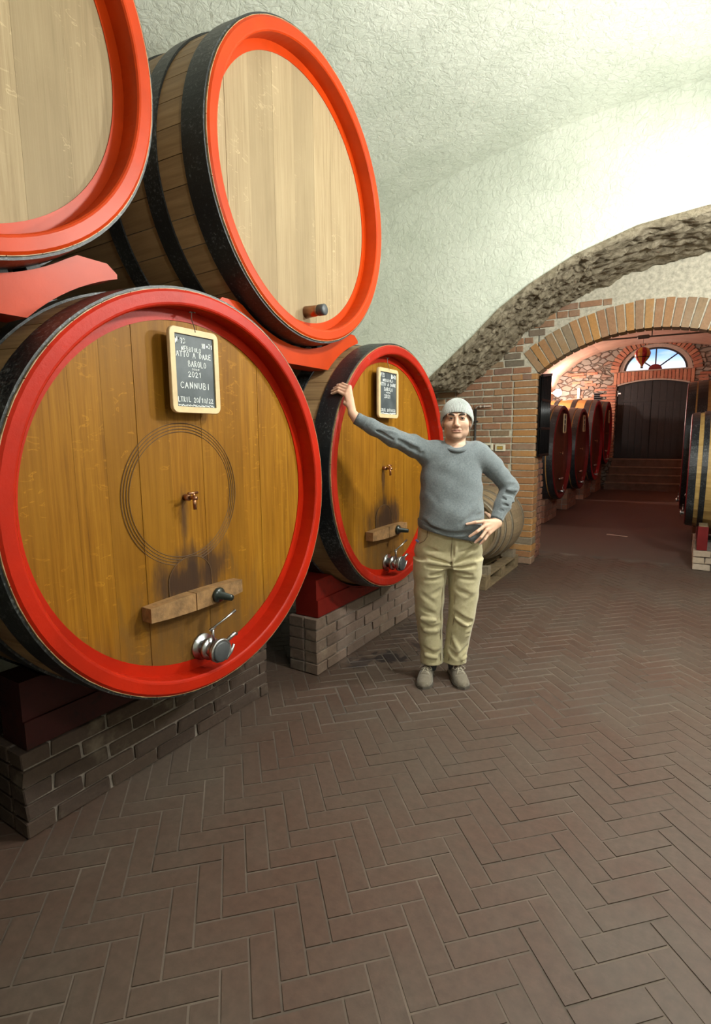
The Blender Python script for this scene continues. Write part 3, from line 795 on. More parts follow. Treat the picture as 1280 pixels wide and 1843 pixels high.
def brass_tap(parent, y, z, hx, s=1.0):
    t = obj('sample_tap', join(tube([(hx-0.002, y, z), (hx+0.03*s, y, z)], 0.014*s, 10), tube([(hx+0.028*s, y, z), (hx+0.075*s, y, z)], 0.0085*s, 10),
                               tube([(hx+0.058*s, y, z+0.006), (hx+0.062*s, y, z-0.05*s)], 0.0075*s, 10)), 'brass', parent, True)
    obj('handle', join(tube([(hx+0.058*s, y, z), (hx+0.058*s, y, z+0.022*s)], 0.005*s, 8), tube([(hx+0.058*s, y-0.03*s, z+0.022*s), (hx+0.058*s, y+0.022*s, z+0.022*s)], 0.0055*s, 8)), 'brass', t, True)
    return t
def drain_valve(parent, y, z, hx):
    b = obj('drain_valve', join(tube([(hx-0.002, y, z), (hx+0.012, y, z)], 0.062, 20), tube([(hx+0.01, y, z), (hx+0.12, y, z)], 0.034, 18),
                                tube([(hx+0.045, y, z), (hx+0.062, y, z)], 0.052, 20), tube([(hx+0.10, y, z), (hx+0.116, y, z)], 0.052, 20),
                                tube([(hx+0.08, y, z+0.03), (hx+0.08, y-0.004, z+0.105)], 0.007, 8)), 'steel', parent, True)
    obj('cap', tube([(hx+0.1165, y, z), (hx+0.132, y, z), (hx+0.136, y, z)], [0.047, 0.047, 0.040], 24), 'dark_cap', b, True)
    cl = []
    for k in range(15):
        a = math.radians(-60+260*k/14); cl.append((hx+0.124, y+0.054*math.cos(a), z+0.054*math.sin(a)))
    obj('clamp', join(tube(cl, 0.0075, 8), tube([cl[0], (hx+0.126, y+0.062, z-0.02), (hx+0.13, y+0.075, z+0.012)], 0.007, 8),
                      tube([(hx+0.124, y+0.04, z+0.04), (hx+0.126, y+0.085, z+0.058), (hx+0.126, y+0.10, z+0.052)], [0.009, 0.010, 0.008], 8)), 'steel', b, True)
    obj('lever', join(tube([(hx+0.08, y-0.018, z+0.098), (hx+0.084, y+0.01, z+0.106)], 0.0075, 8), tube([(hx+0.082, y-0.012, z+0.102), (hx+0.10, y+0.06, z+0.134), (hx+0.108, y+0.115, z+0.158)], [0.0045, 0.0055, 0.0075], 10)), 'steel', b, True)
    return b
def hatch_bar(parent, y, z, hx, L=0.52, tilt=0.0):
    n = 15
    pts = [(-0.12, -0.03)]+[(-0.12*math.cos(PI*i/n), 0.09+0.10*math.sin(PI*i/n)) for i in range(n+1)]+[(0.12, -0.03)]
    h = obj('hatch', prism([(y+p[0], z+p[1]) for p in pts], hx-0.002, hx+0.0035), 'oak_head', parent)
    obj('hatch_edge', tube([(hx+0.004, y+p[0], z+p[1]) for p in pts], 0.0022, 5), 'engraving', h)
    # curved wooden clamp bar, in two pieces with a crack between
    def piece(s0, s1):
        lo = []; hi = []
        for i in range(9):
            s = s0+(s1-s0)*i/8; e = 1-(abs(s)/(L/2))**2.0
            hi.append((y+s, z+0.030+0.006*e)); lo.append((y+s, z-0.030-0.012*e))
        return strip_solid(lo, hi, hx+0.004, hx+0.062, 'yz')
    bar = fix_normals(obj('clamp_bar', piece(-L/2, -0.028), 'bar_wood', parent))
    fix_normals(obj('bar_piece', piece(-0.022, L/2), 'bar_wood', bar))
    b2 = obj('bung', lathe([(hx+0.062, 0.0), (hx+0.062, 0.034), (hx+0.072, 0.036), (hx+0.080, 0.030), (hx+0.084, 0.019), (hx+0.15, 0.014), (hx+0.152, 0.0)], 20, 'X', z-0.004, y+0.10), 'dark_green', bar, True)
    return bar
def dup(o, parent=None):
    c = o.copy(); link(c)
    c.parent = parent
    for ch in list(o.children): dup(ch, c)
    return c
CUT1 = [-0.80, -0.655, -0.54, -0.415, -0.275, -0.12, 0.055, 0.20, 0.31, 0.43, 0.53, 0.64, 0.80]
CUT2 = [-0.80, -0.60, -0.47, -0.33, -0.16, 0.02, 0.12, 0.26, 0.42, 0.58, 0.80]
R1 = 0.853; R2 = 0.850
cask1 = make_cask('wine_cask', (-1.772, 1.629, 1.302-R1), R1, 1.62, 0, CUT1, rim_mat='red_paint', band_mat='red_paint')
tag(cask1, 'largest oak wine cask in front with rings scored on its head, red rim', 'cask', 'large red-rimmed casks')
for r in (0.272, 0.284, 0.296, 0.308):
    obj('scored_ring', lathe([(HEADX+0.0018, r-0.0017), (HEADX+0.0032, r), (HEADX+0.0018, r+0.0017)], 90, 'X', R1+0.012, -0.06), 'engraving', cask1)
cask2 = make_cask('wine_cask', (-1.772, 3.424, 1.33-R2), R2, 1.62, 0, CUT2, rim_mat='red_paint_worn', band_mat='red_paint')
tag(cask2, 'red-rimmed oak wine cask the man leans his hand on', 'cask', 'large red-rimmed casks')
for c, R, yo in ((cask1, R1, -0.045), (cask2, R2, -0.055)):
    brass_tap(c, yo-0.012, R, HEADX, 1.0)
    hatch_bar(c, yo-0.005, R-0.455, HEADX)
    drain_valve(c, yo+0.04, R-0.70, HEADX)
R3 = 0.76
CUT3 = [-0.75, -0.56, -0.40, -0.22, -0.05, 0.13, 0.30, 0.47, 0.75]
shade_cask = dup(cask2); shade_cask.location = (-1.772, -0.165, 1.33-R2)  # unseen cask added to darken the gap beside the largest cask
tag(shade_cask, 'unseen red-rimmed cask added left of the largest cask for shade', 'cask', 'large red-rimmed casks')
cask3 = make_cask('wine_cask', (-1.83, 2.53, 2.10), R3, 1.5, 0, CUT3, rim_mat='orange_paint', band_mat='orange_paint', head_mat='oak_bleached', stave_mat='oak_stave')
tag(cask3, 'upper wine cask with bright orange rim in the gap above two large casks', 'cask', 'upper orange-rimmed casks')
obj('spigot', lathe([(HEADX, 0.0), (HEADX, 0.034), (HEADX+0.07, 0.030), (HEADX+0.09, 0.028), (HEADX+0.09, 0.0)], 18, 'X', 0.165, 0.03), 'brass', cask3, True)
sp = obj('spigot_plug', lathe([(HEADX+0.09, 0.0), (HEADX+0.09, 0.031), (HEADX+0.13, 0.031), (HEADX+0.135, 0.024), (HEADX+0.135, 0.0)], 18, 'X', 0.165, 0.03), 'dark_cap', cask3, True)
cask4 = dup(cask3); cask4.location = (-1.83, 0.735, 2.10)
tag(cask4, 'upper wine cask over the left shoulder of the largest cask', 'cask', 'upper orange-rimmed casks')
# orange cradles under the upper casks
def cradle(name, yc, label):
    root = empty(name, (-1.95, yc, 1.97))
    def circ(cy, cz, r, ya, yb, n, top):
        return [(y, cz+(1 if top else -1)*math.sqrt(max(0, r*r-(y-cy)**2))) for y in np.linspace(ya, yb, n)]
    rr = 0.885
    yr = 3.424-math.sqrt(rr*rr-0.64**2); yl = 1.629+math.sqrt(rr*rr-0.668**2)
    lo = circ(1.629, 1.302, rr, 1.90, yl, 10, True)+[(y, 1.97) for y in np.linspace(yl, yr, 24)[1:-1]]+circ(3.424, 1.33, rr, yr, 3.17, 10, True)
    def topz(y):
        zc = 2.87; d = abs(y-2.53)
        return min(2.225-(0.03 if d > 0.615 else 0), zc-math.sqrt(max(0, 0.80**2-d*d)) if d < 0.8 else 9)
    ys = [p[0] for p in lo]
    hi = [(y, topz(y)) for y in ys]
    off = lambda P: [(p[0]-2.53, p[1]-1.97) for p in P]
    fix_normals(obj('beam', strip_solid(off(lo), off(hi), 0.0, -0.14, 'yz'), 'orange_paint', root))
    for k in range(7):
        y = -0.33+k*0.11; z = 2.87-math.sqrt(0.80**2-y*y)-1.97
        a = math.atan2(y, math.sqrt(0.64-y*y))
        obj('shim', xf(box(-0.10, -0.015, -0.028, 0.028, -0.004, 0.020, 0.003), (0, y, z), (a, 0, 0)), 'door_wood', root)
    tag(root, label, 'cradle', 'orange cask cradles')
    return root
cradle('cask_cradle', 2.53, 'orange wooden cradle between the two large casks holding the upper cask')
cradle('cask_cradle', 0.735, 'orange wooden cradle at the upper left edge behind the largest cask')
# red saddles and brick plinths
def saddle(name, xf0, yc, cz, R, z0, y0, y1, label, mat='red_paint'):
    root = empty(name, (xf0, yc, z0))
    ys = np.linspace(y0-yc, y1-yc, 34)
    zt = 0.635
    hi = [(y, min(zt, cz-math.sqrt(max(0, (R+0.030)**2-y*y)))-z0) for y in ys]
    fix_normals(obj('saddle_block', strip_solid([(y, 0.0) for y in ys], hi, 0.0, -0.17, 'yz'), mat, root))
    n = 8
    fix_normals(obj('saddle_board', strip_solid([(y, 0.002) for y in ys], [(y, min(h[1]-0.012, 0.115)) for y, h in zip(ys, hi)], 0.0, 0.012, 'yz'), mat, root))
    tag(root, label, 'saddle', 'red cask saddles')
PL = [mesh_data('brick', *box(-.5, .5, -.5, .5, -.5, .5, 0.04, 0.025), 'brick_plinth') for _ in range(4)]
def plinth(name, x0, depth, y0, y1, h, label, courses=5, mats=None, blen=0.245, cat='plinth', group='brick plinths under the casks'):
    mats = mats or PL
    root = empty(name, (x0-depth/2, (y0+y1)/2, 0))
    w, l = depth, y1-y0
    obj('core', box(-w/2+0.012, w/2-0.012, -l/2+0.012, l/2-0.012, 0.0, h-0.006), 'mortar_dark', root)
    ch = h/courses
    for k in range(courses):
        z0 = k*ch+0.005; z1 = (k+1)*ch-0.005
        y = -l/2+(0 if k % 2 else -blen/2)
        while y < l/2-0.02:
            ya = max(y, -l/2); yb = min(y+blen-0.012, l/2)
            if yb-ya > 0.03: put_brick(mats, root, w/2-0.10, w/2+random.uniform(-.004, .005), ya, yb, z0, z1)
            y += blen
        for s in (-1, 1):
            put_brick(mats, root, -w/2, w/2-0.112, -l/2 if s < 0 else l/2-0.05, -l/2+0.05 if s < 0 else l/2, z0, z1)
    tag(root, label, cat, group)
    return root
PD = [mesh_data('brick', *box(-.5, .5, -.5, .5, -.5, .5, 0.04, 0.025), 'brick_shaded') for _ in range(4)]
plinth('brick_plinth', -2.10, 0.25, 0.92, 2.33, 0.36, 'brick plinth under the largest cask, shade painted into its bricks', 5, PD)
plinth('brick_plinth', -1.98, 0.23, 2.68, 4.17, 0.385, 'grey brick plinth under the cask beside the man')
plinth('brick_plinth', -2.10, 0.25, -0.85, 0.52, 0.385, 'shade-coloured brick plinth under the added unseen cask', 5, PD)  # unseen, added with the shading cask; shade painted into the bricks
saddle('cask_saddle', -2.12, -0.165, 1.33, R2, 0.385, -0.82, 0.49, 'shade-coloured wooden saddle under the added unseen cask', 'saddle_shaded')
saddle('cask_saddle', -2.12, 1.629, 1.302, R1, 0.36, 0.95, 2.30, 'wooden saddle under the largest cask, shade painted into its colour', 'saddle_shaded')
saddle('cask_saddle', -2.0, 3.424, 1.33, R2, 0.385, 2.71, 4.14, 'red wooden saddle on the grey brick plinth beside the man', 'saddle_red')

# ------------------------------------------------------------------ blackboards with chalk lettering
GL = {
 'A': [[(0, 0), (.45, 1), (.9, 0)], [(.18, .38), (.75, .36)]], 'B': [[(.1, 0), (.1, 1), (.6, .95), (.7, .75), (.5, .55), (.1, .5)], [(.5, .55), (.85, .35), (.75, .08), (.1, 0)]],
 'C': [[(.85, .85), (.5, 1), (.15, .75), (.1, .3), (.4, 0), (.85, .12)]], 'D': [[(.1, 0), (.1, 1), (.6, .9), (.85, .5), (.6, .08), (.1, 0)]],
 'E': [[(.8, 1), (.1, .97), (.1, 0), (.8, 0)], [(.1, .5), (.65, .52)]], 'G': [[(.85, .85), (.4, 1), (.1, .5), (.4, 0), (.85, .1), (.85, .45), (.55, .45)]],
 'H': [[(.1, 0), (.1, 1)], [(.85, 0), (.85, 1)], [(.1, .5), (.85, .52)]], 'I': [[(.35, 0), (.35, 1)]], 'L': [[(.15, 1), (.1, 0), (.8, .03)]], 'l': [[(.3, 0), (.35, 1)]],
 'N': [[(.1, 0), (.12, 1), (.8, 0), (.85, 1)]], 'O': [[(.45, 1), (.1, .7), (.12, .2), (.5, 0), (.88, .3), (.8, .8), (.45, 1)]],
 'R': [[(.1, 0), (.1, 1), (.65, .92), (.72, .65), (.1, .48)], [(.3, .48), (.85, 0)]], 'T': [[(.45, 0), (.45, 1)], [(.0, 1), (.9, .97)]], 'U': [[(.1, 1), (.12, .25), (.45, 0), (.8, .25), (.85, 1)]],
 '0': [[(.45, 1), (.12, .7), (.15, .2), (.48, 0), (.82, .3), (.78, .8), (.45, 1)]], '1': [[(.2, .7), (.55, 1), (.5, 0)]], '2': [[(.1, .75), (.35, 1), (.75, .85), (.65, .5), (.05, 0), (.85, .03)]],
 '3': [[(.1, .95), (.65, 1), (.45, .58), (.78, .35), (.5, 0), (.1, .1)]], '7': [[(.1, .97), (.8, 1), (.35, 0)], [(.25, .5), (.7, .52)]], '/': [[(.1, -.1), (.55, 1.1)]], '=': [[(.1, .35), (.7, .37)], [(.1, .62), (.7, .64)]],
 'o': [[(.3, 1), (.1, .85), (.3, .65), (.5, .82), (.3, 1)]], ' ': []}
def chalk_lines(lines, W, H, seed, wd=0.0030):
    """lines of (text, s0, s1, t0, t1) in the slate's unit square (t down) -> ribbons in (y, z)"""
    rg = random.Random(seed); V = []; F = []
    def seg(p, q, w):
        d = (Vector((q[0], q[1]))-Vector((p[0], p[1])))
        if d.length < 1e-6: return
        d.normalize(); n = Vector((-d.y, d.x))*w/2; e = d*w*0.45
        k = len(V)
        for s in (Vector(p)-e+n, Vector(p)-e-n, Vector(q)+e-n, Vector(q)+e+n): V.append((0.0, s.x, s.y))
        F.append((k, k+1, k+2, k+3))
    for ln in lines:
        txt, s0, s1, t0, t1 = ln[:5]; w = ln[5] if len(ln) > 5 else wd
        x0, x1 = -W/2+s0*W, -W/2+s1*W; zt, zb = H/2-t0*H, H/2-t1*H
        if txt == '~':
            x = x0
            while x < x1:
                xa = x+rg.uniform(.002, .006); seg((x, rg.uniform(zb, zt)), (xa, rg.uniform(zb, zt)), w); x = xa+rg.uniform(-.001, .002)
            continue
        cw = (x1-x0)/len(txt)
        for i, ch in enumerate(txt):
            dz = rg.uniform(-.05, .05)*(zt-zb); k2 = rg.uniform(.92, 1.08)
            for st in GL.get(ch, []):
                pts = [(x0+cw*(i+0.08+0.80*a), zb+dz+(zt-zb)*b*k2) for a, b in st]
                for p, q in zip(pts[:-1], pts[1:]): seg(p, q, w)
    return V, F
def round_rect(w, h, r, n=5):
    out = []
    for (cx, cz, a0) in ((w/2-r, h/2-r, 0), (-w/2+r, h/2-r, PI/2), (-w/2+r, -h/2+r, PI), (w/2-r, -h/2+r, 1.5*PI)):
        for i in range(n+1):
            a = a0+PI/2*i/n; out.append((cx+r*math.cos(a), cz+r*math.sin(a)))
    return out
def blackboard(loc, W, H, lines, label, seed, hook=0.07, fr=0.026):
    root = empty('blackboard', loc)
    o_ = round_rect(W, H, 0.028); n = len(o_)
    i_ = round_rect(W-2*fr, H-2*fr, 0.002)
    V = []; F = []
    for poly, t in ((o_, 0.0), (o_, 0.012), ([(p[0]*0.985, p[1]*0.99) for p in o_], 0.016), (i_, 0.016), (i_, 0.0)):
        V += [(t, p[0], p[1]) for p in poly]
    for r in range(5):
        r2 = (r+1) % 5
        for i in range(n):
            j = (i+1) % n; F.append((r*n+i, r*n+j, r2*n+j, r2*n+i))
    fix_normals(obj('frame', (V, F), 'pale_wood', root))
    sl = obj('slate', box(0.002, 0.009, -W/2+fr-0.003, W/2-fr+0.003, -H/2+fr-0.003, H/2-fr+0.003), 'slate', root)
    for q, ln in enumerate(lines):
        lt = obj('chalk_line', chalk_lines([ln], W-2*fr, H-2*fr, seed+q), 'chalk', sl); lt.location = (0.0097, 0, 0)
    obj('wire_hook', join(tube([(0.017, 0.004, H/2-0.012), (0.015, 0.0, H/2+0.012), (0.006, -0.004, H/2+hook*0.6), (0.004, 0.0, H/2+hook)], 0.0018, 6),
                          tube([(0.004, -0.012, H/2+hook-0.002), (-0.004, 0.006, H/2+hook+0.004), (0.012, 0.012, H/2+hook)], 0.0025, 6)), 'wire', root)
    tag(root, label, 'blackboard', 'chalk boards on the casks')
    return root
T1 = [('No73', .03, .29, .055, .125, .0042), ('Hl=31', .70, .99, .085, .145, .0036), ('NEBBIOLO', .17, .68, .165, .225), ('ATTO A DARE', .04, .94, .235, .305),
      ('BAROLO', .32, .80, .345, .43), ('DOCG', .42, .61, .455, .478, .0022), ('2021', .31, .67, .50, .575), ('CANNUBI', .10, .90, .655, .74), ('LTRIL 20/10/22', .03, .95, .865, .93, .003), ('~', .04, .96, .965, .992, .0022)]
T2 = [('No73', .03, .29, .04, .12, .0055), ('Hl=31', .68, .99, .05, .13, .0055), ('NEBBIOLO', .17, .80, .165, .22, .0045), ('ATTO A DARE', .03, .97, .255, .32, .0045),
      ('BAROLO', .25, .78, .36, .44, .0042), ('~', .38, .62, .475, .49, .004), ('2021', .27, .65, .53, .61, .0045), ('LTRIL 20/10/22', .03, .95, .87, .93, .004), ('~', .04, .96, .965, .995, .004)]
blackboard((-1.808, 1.610, 1.835), 0.262, 0.345, T1, 'chalk blackboard reading CANNUBI hanging on the largest cask', 3)
blackboard((-1.808, 3.320, 1.850), 0.288, 0.335, T2, 'chalk blackboard hanging on the cask behind the outstretched arm', 5)

# ------------------------------------------------------------------ far cellar casks
def far_cask(loc, R, L, rotz, label, stave, rim, head, group, hoops, tap=True):
    c = make_cask('wine_cask', loc, R, L, rotz, None, stave, rim, head, 'black_hoop', hoops, 28, 0.06, False, 0.085 if rim == 'crimson' else 0.06)
    if tap:
        brass_tap(c, 0.0, R, -0.06, 0.9)
        b = obj('drain_valve', join(tube([(-0.062, 0, 0.13), (0.05, 0, 0.13)], 0.022, 10), tube([(0.03, 0, 0.13), (0.045, 0, 0.13)], 0.036, 12),
                                    tube([(0.02, -0.03, 0.20), (0.02, 0.06, 0.24)], 0.007, 6), tube([(0.02, 0, 0.14), (0.02, -0.02, 0.205)], 0.006, 6)), 'steel', c, True)
        obj('clamp_bar', tube([(-0.02, -0.16, 0.36), (-0.005, 0, 0.355), (-0.02, 0.16, 0.36)], [0.016, 0.022, 0.016], 8), 'steel', c, True)
    tag(c, label, 'cask', group); return c
H4 = ((-0.012, -0.11), (-0.13, -0.25), (-0.45, -0.55), (-0.85, -0.95))
GF = 'casks along the left of the far cellar'
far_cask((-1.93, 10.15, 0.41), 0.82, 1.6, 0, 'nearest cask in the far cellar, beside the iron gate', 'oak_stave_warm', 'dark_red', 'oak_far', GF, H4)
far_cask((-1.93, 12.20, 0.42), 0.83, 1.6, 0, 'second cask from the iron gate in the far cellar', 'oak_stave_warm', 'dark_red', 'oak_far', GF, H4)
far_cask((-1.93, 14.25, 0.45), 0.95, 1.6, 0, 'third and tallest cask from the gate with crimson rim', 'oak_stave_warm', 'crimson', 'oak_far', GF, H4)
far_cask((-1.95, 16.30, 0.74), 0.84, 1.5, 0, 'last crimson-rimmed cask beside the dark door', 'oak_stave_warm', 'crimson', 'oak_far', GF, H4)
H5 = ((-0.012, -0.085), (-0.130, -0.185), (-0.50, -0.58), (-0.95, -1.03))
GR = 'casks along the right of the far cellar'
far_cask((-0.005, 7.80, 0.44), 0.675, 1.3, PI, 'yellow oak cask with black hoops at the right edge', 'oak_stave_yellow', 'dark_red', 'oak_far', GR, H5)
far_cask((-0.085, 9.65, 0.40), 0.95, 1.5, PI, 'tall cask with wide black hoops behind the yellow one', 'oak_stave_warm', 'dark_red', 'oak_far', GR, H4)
for (y, z, w, h, lab) in ((10.12, 1.75, 0.22, 0.34, 'small chalk board on the nearest far cask'), (12.15, 1.78, 0.22, 0.34, 'small chalk board on the second far cask'), (16.1, 2.02, 0.2, 0.34, 'pale-edged small board on the last crimson cask')):
    blackboard((-1.925, y, z), w, h, [('~', .1, .9, .2, .3, .006), ('~', .1, .9, .5, .6, .006)], lab, 9, 0.05)
FP = [mesh_data('brick', *box(-.5, .5, -.5, .5, -.5, .5, 0.04, 0.02), 'brick_jamb') for _ in range(3)]
SP = [mesh_data('brick', *box(-.5, .5, -.5, .5, -.5, .5, 0.035, 0.02), 'stone_pale') for _ in range(3)]
for (yc, h, lab) in ((10.15, 0.42, 'brick plinth under the nearest far cask'), (12.2, 0.43, 'brick plinth under the second far cask'), (14.25, 0.46, 'brick plinth under the third far cask'), (16.05, 0.74, 'brick plinth under the last crimson cask')):
    plinth('brick_plinth', -2.10, 0.3, yc-0.5, yc+0.5, h, lab, 4 if h < 0.6 else 7, FP, 0.25, 'plinth', 'plinths in the far cellar')
def right_plinth():
    root = empty('stone_plinth', (0.36, 7.80, 0))
    obj('core', box(-0.23, 0.27, -0.62, 0.62, 0, 0.225), 'mortar_dark', root)
    for k in range(3):
        for s in range(3):
            x0 = -0.25+s*0.18-(0.06 if k % 2 else 0)
            put_brick(SP, root, max(x0, -0.25), min(x0+0.17, 0.28), -0.66, -0.56, k*0.077+0.004, k*0.077+0.070)
        for s in range(4): put_brick(SP, root, -0.25, -0.15, -0.55+s*0.29, -0.55+s*0.29+0.275, k*0.077+0.004, k*0.077+0.070)
    tag(root, 'pale stone block plinth at the right edge', 'plinth')
    r2 = empty('red_chock', (0.24, 7.5, 0.231))
    obj('block', prism([(-0.33, 0), (0.85, 0), (0.85, 0.19), (0.55, 0.20), (0.30, 0.212), (0.05, 0.215), (-0.10, 0.24), (-0.22, 0.27), (-0.33, 0.27)], -0.10, 0.0, 'yz'), 'dark_red', r2)
    obj('wedge', box(-0.095, -0.005, -0.332, -0.10, 0.268, 0.285, 0.004), 'pallet_wood', r2)
    tag(r2, 'dark red wooden chock on the pale stone plinth', 'chock')
right_plinth()
plinth('brick_plinth', 0.5, 0.4, 9.15, 10.15, 0.42, 'brick plinth under the tall right-hand cask', 4, FP, 0.25, 'plinth', 'plinths in the far cellar')

# ------------------------------------------------------------------ barrel on a pallet behind the man
def pallet():
    root = empty('wooden_pallet', (-2.06, 5.73, 0))
    for s in range(3):
        x = -0.40+s*0.35
        obj('bottom_board', box(x, x+0.10, -0.60, 0.60, 0, 0.022, 0.002), 'pallet_wood', root)
        for y in (-0.60, -0.072, 0.455):
            obj('block', box(x, x+0.10, y, y+0.145, 0.022, 0.100, 0.003), 'pallet_wood', root)
    for y in (-0.60, -0.072, 0.455): obj('cross_board', box(-0.40, 0.40, y, y+0.145, 0.100, 0.122, 0.002), 'pallet_wood', root)
    for s in range(5):
        x = -0.40+s*0.17; obj('deck_board', box(x, x+0.12, -0.60, 0.60, 0.122, 0.144, 0.002), 'pallet_wood', root)
    tag(root, 'weathered wooden pallet on the floor beside the brick pier', 'pallet')
pallet()
def barrique():
    R, RB, L = 0.315, 0.40, 0.98
    cz = 0.205+RB; root = empty('small_barrel', (-1.90, 5.72, 0.205))
    zc = RB
    def rad(t): return R+(RB-R)*math.sin(PI*t)**0.9
    nst, nx = 30, 13; a = PI/nst-0.0012; V = []; F = []
    for i in range(nx):
        t = i/(nx-1); r = rad(t); y = -L/2+L*t
        for (rr, an) in ((r, -a), (r+0.001, 0), (r, a), (r-0.025, a), (r-0.025, -a)): V.append((rr*math.sin(an), y, -rr*math.cos(an)))
    for i in range(nx-1):
        for k in range(5): F.append((i*5+k, i*5+(k+1) % 5, (i+1)*5+(k+1) % 5, (i+1)*5+k))
    F += [(4, 3, 2, 1, 0), tuple((nx-1)*5+k for k in range(5))]
    sm = mesh_data('stave', V, F, 'oak_stave_grey')
    for k in range(nst): inst('stave', sm, root, (0, 0, zc), (0, 2*PI*k/nst, 0))
    for poly in head_boards(R-0.024, list(np.linspace(-R, R, 7)), 0, 0):
        obj('head_board', prism([(p[0], p[1]+zc) for p in poly], -L/2+0.035, -L/2+0.055, 'xz'), 'oak_bleached', root)
        obj('head_board', prism([(p[0], p[1]+zc) for p in poly], L/2-0.055, L/2-0.035, 'xz'), 'oak_bleached', root)
    for (ta, tb) in ((0.0, 0.05), (0.12, 0.155), (0.27, 0.31), (0.69, 0.73), (0.845, 0.88), (0.95, 1.0)):
        ya, yb = -L/2+L*ta, -L/2+L*tb
        obj('hoop', lathe([(ya, rad(ta)+0.001), (ya, rad(ta)+0.005), (yb, rad(tb)+0.005), (yb, rad(tb)+0.001)], 56, 'Y', zc, 0, True), 'galvanised', root, True)
    tag(root, 'small weathered oak barrel lying on the pallet behind the man', 'barrel')
    for (x, y, s, lab) in ((-1.735, 5.24, 1, 'square wooden chock on the near right corner of the pallet'), (-2.09, 5.24, -1, 'wooden chock on the near left of the pallet'),
                           (-1.735, 6.16, 1, 'wooden chock on the far right of the pallet'), (-2.09, 6.16, -1, 'wooden chock on the far left of the pallet')):
        r = empty('wood_chock', (x, y, 0.144))
        obj('block', prism([(-0.075, 0), (0.075, 0), (0.075, 0.088 if s > 0 else 0.066), (-0.075, 0.066 if s > 0 else 0.088)], -0.045, 0.045, 'xz'), 'chock_wood', r)
        tag(r, lab, 'chock', 'chocks under the small barrel')
barrique()

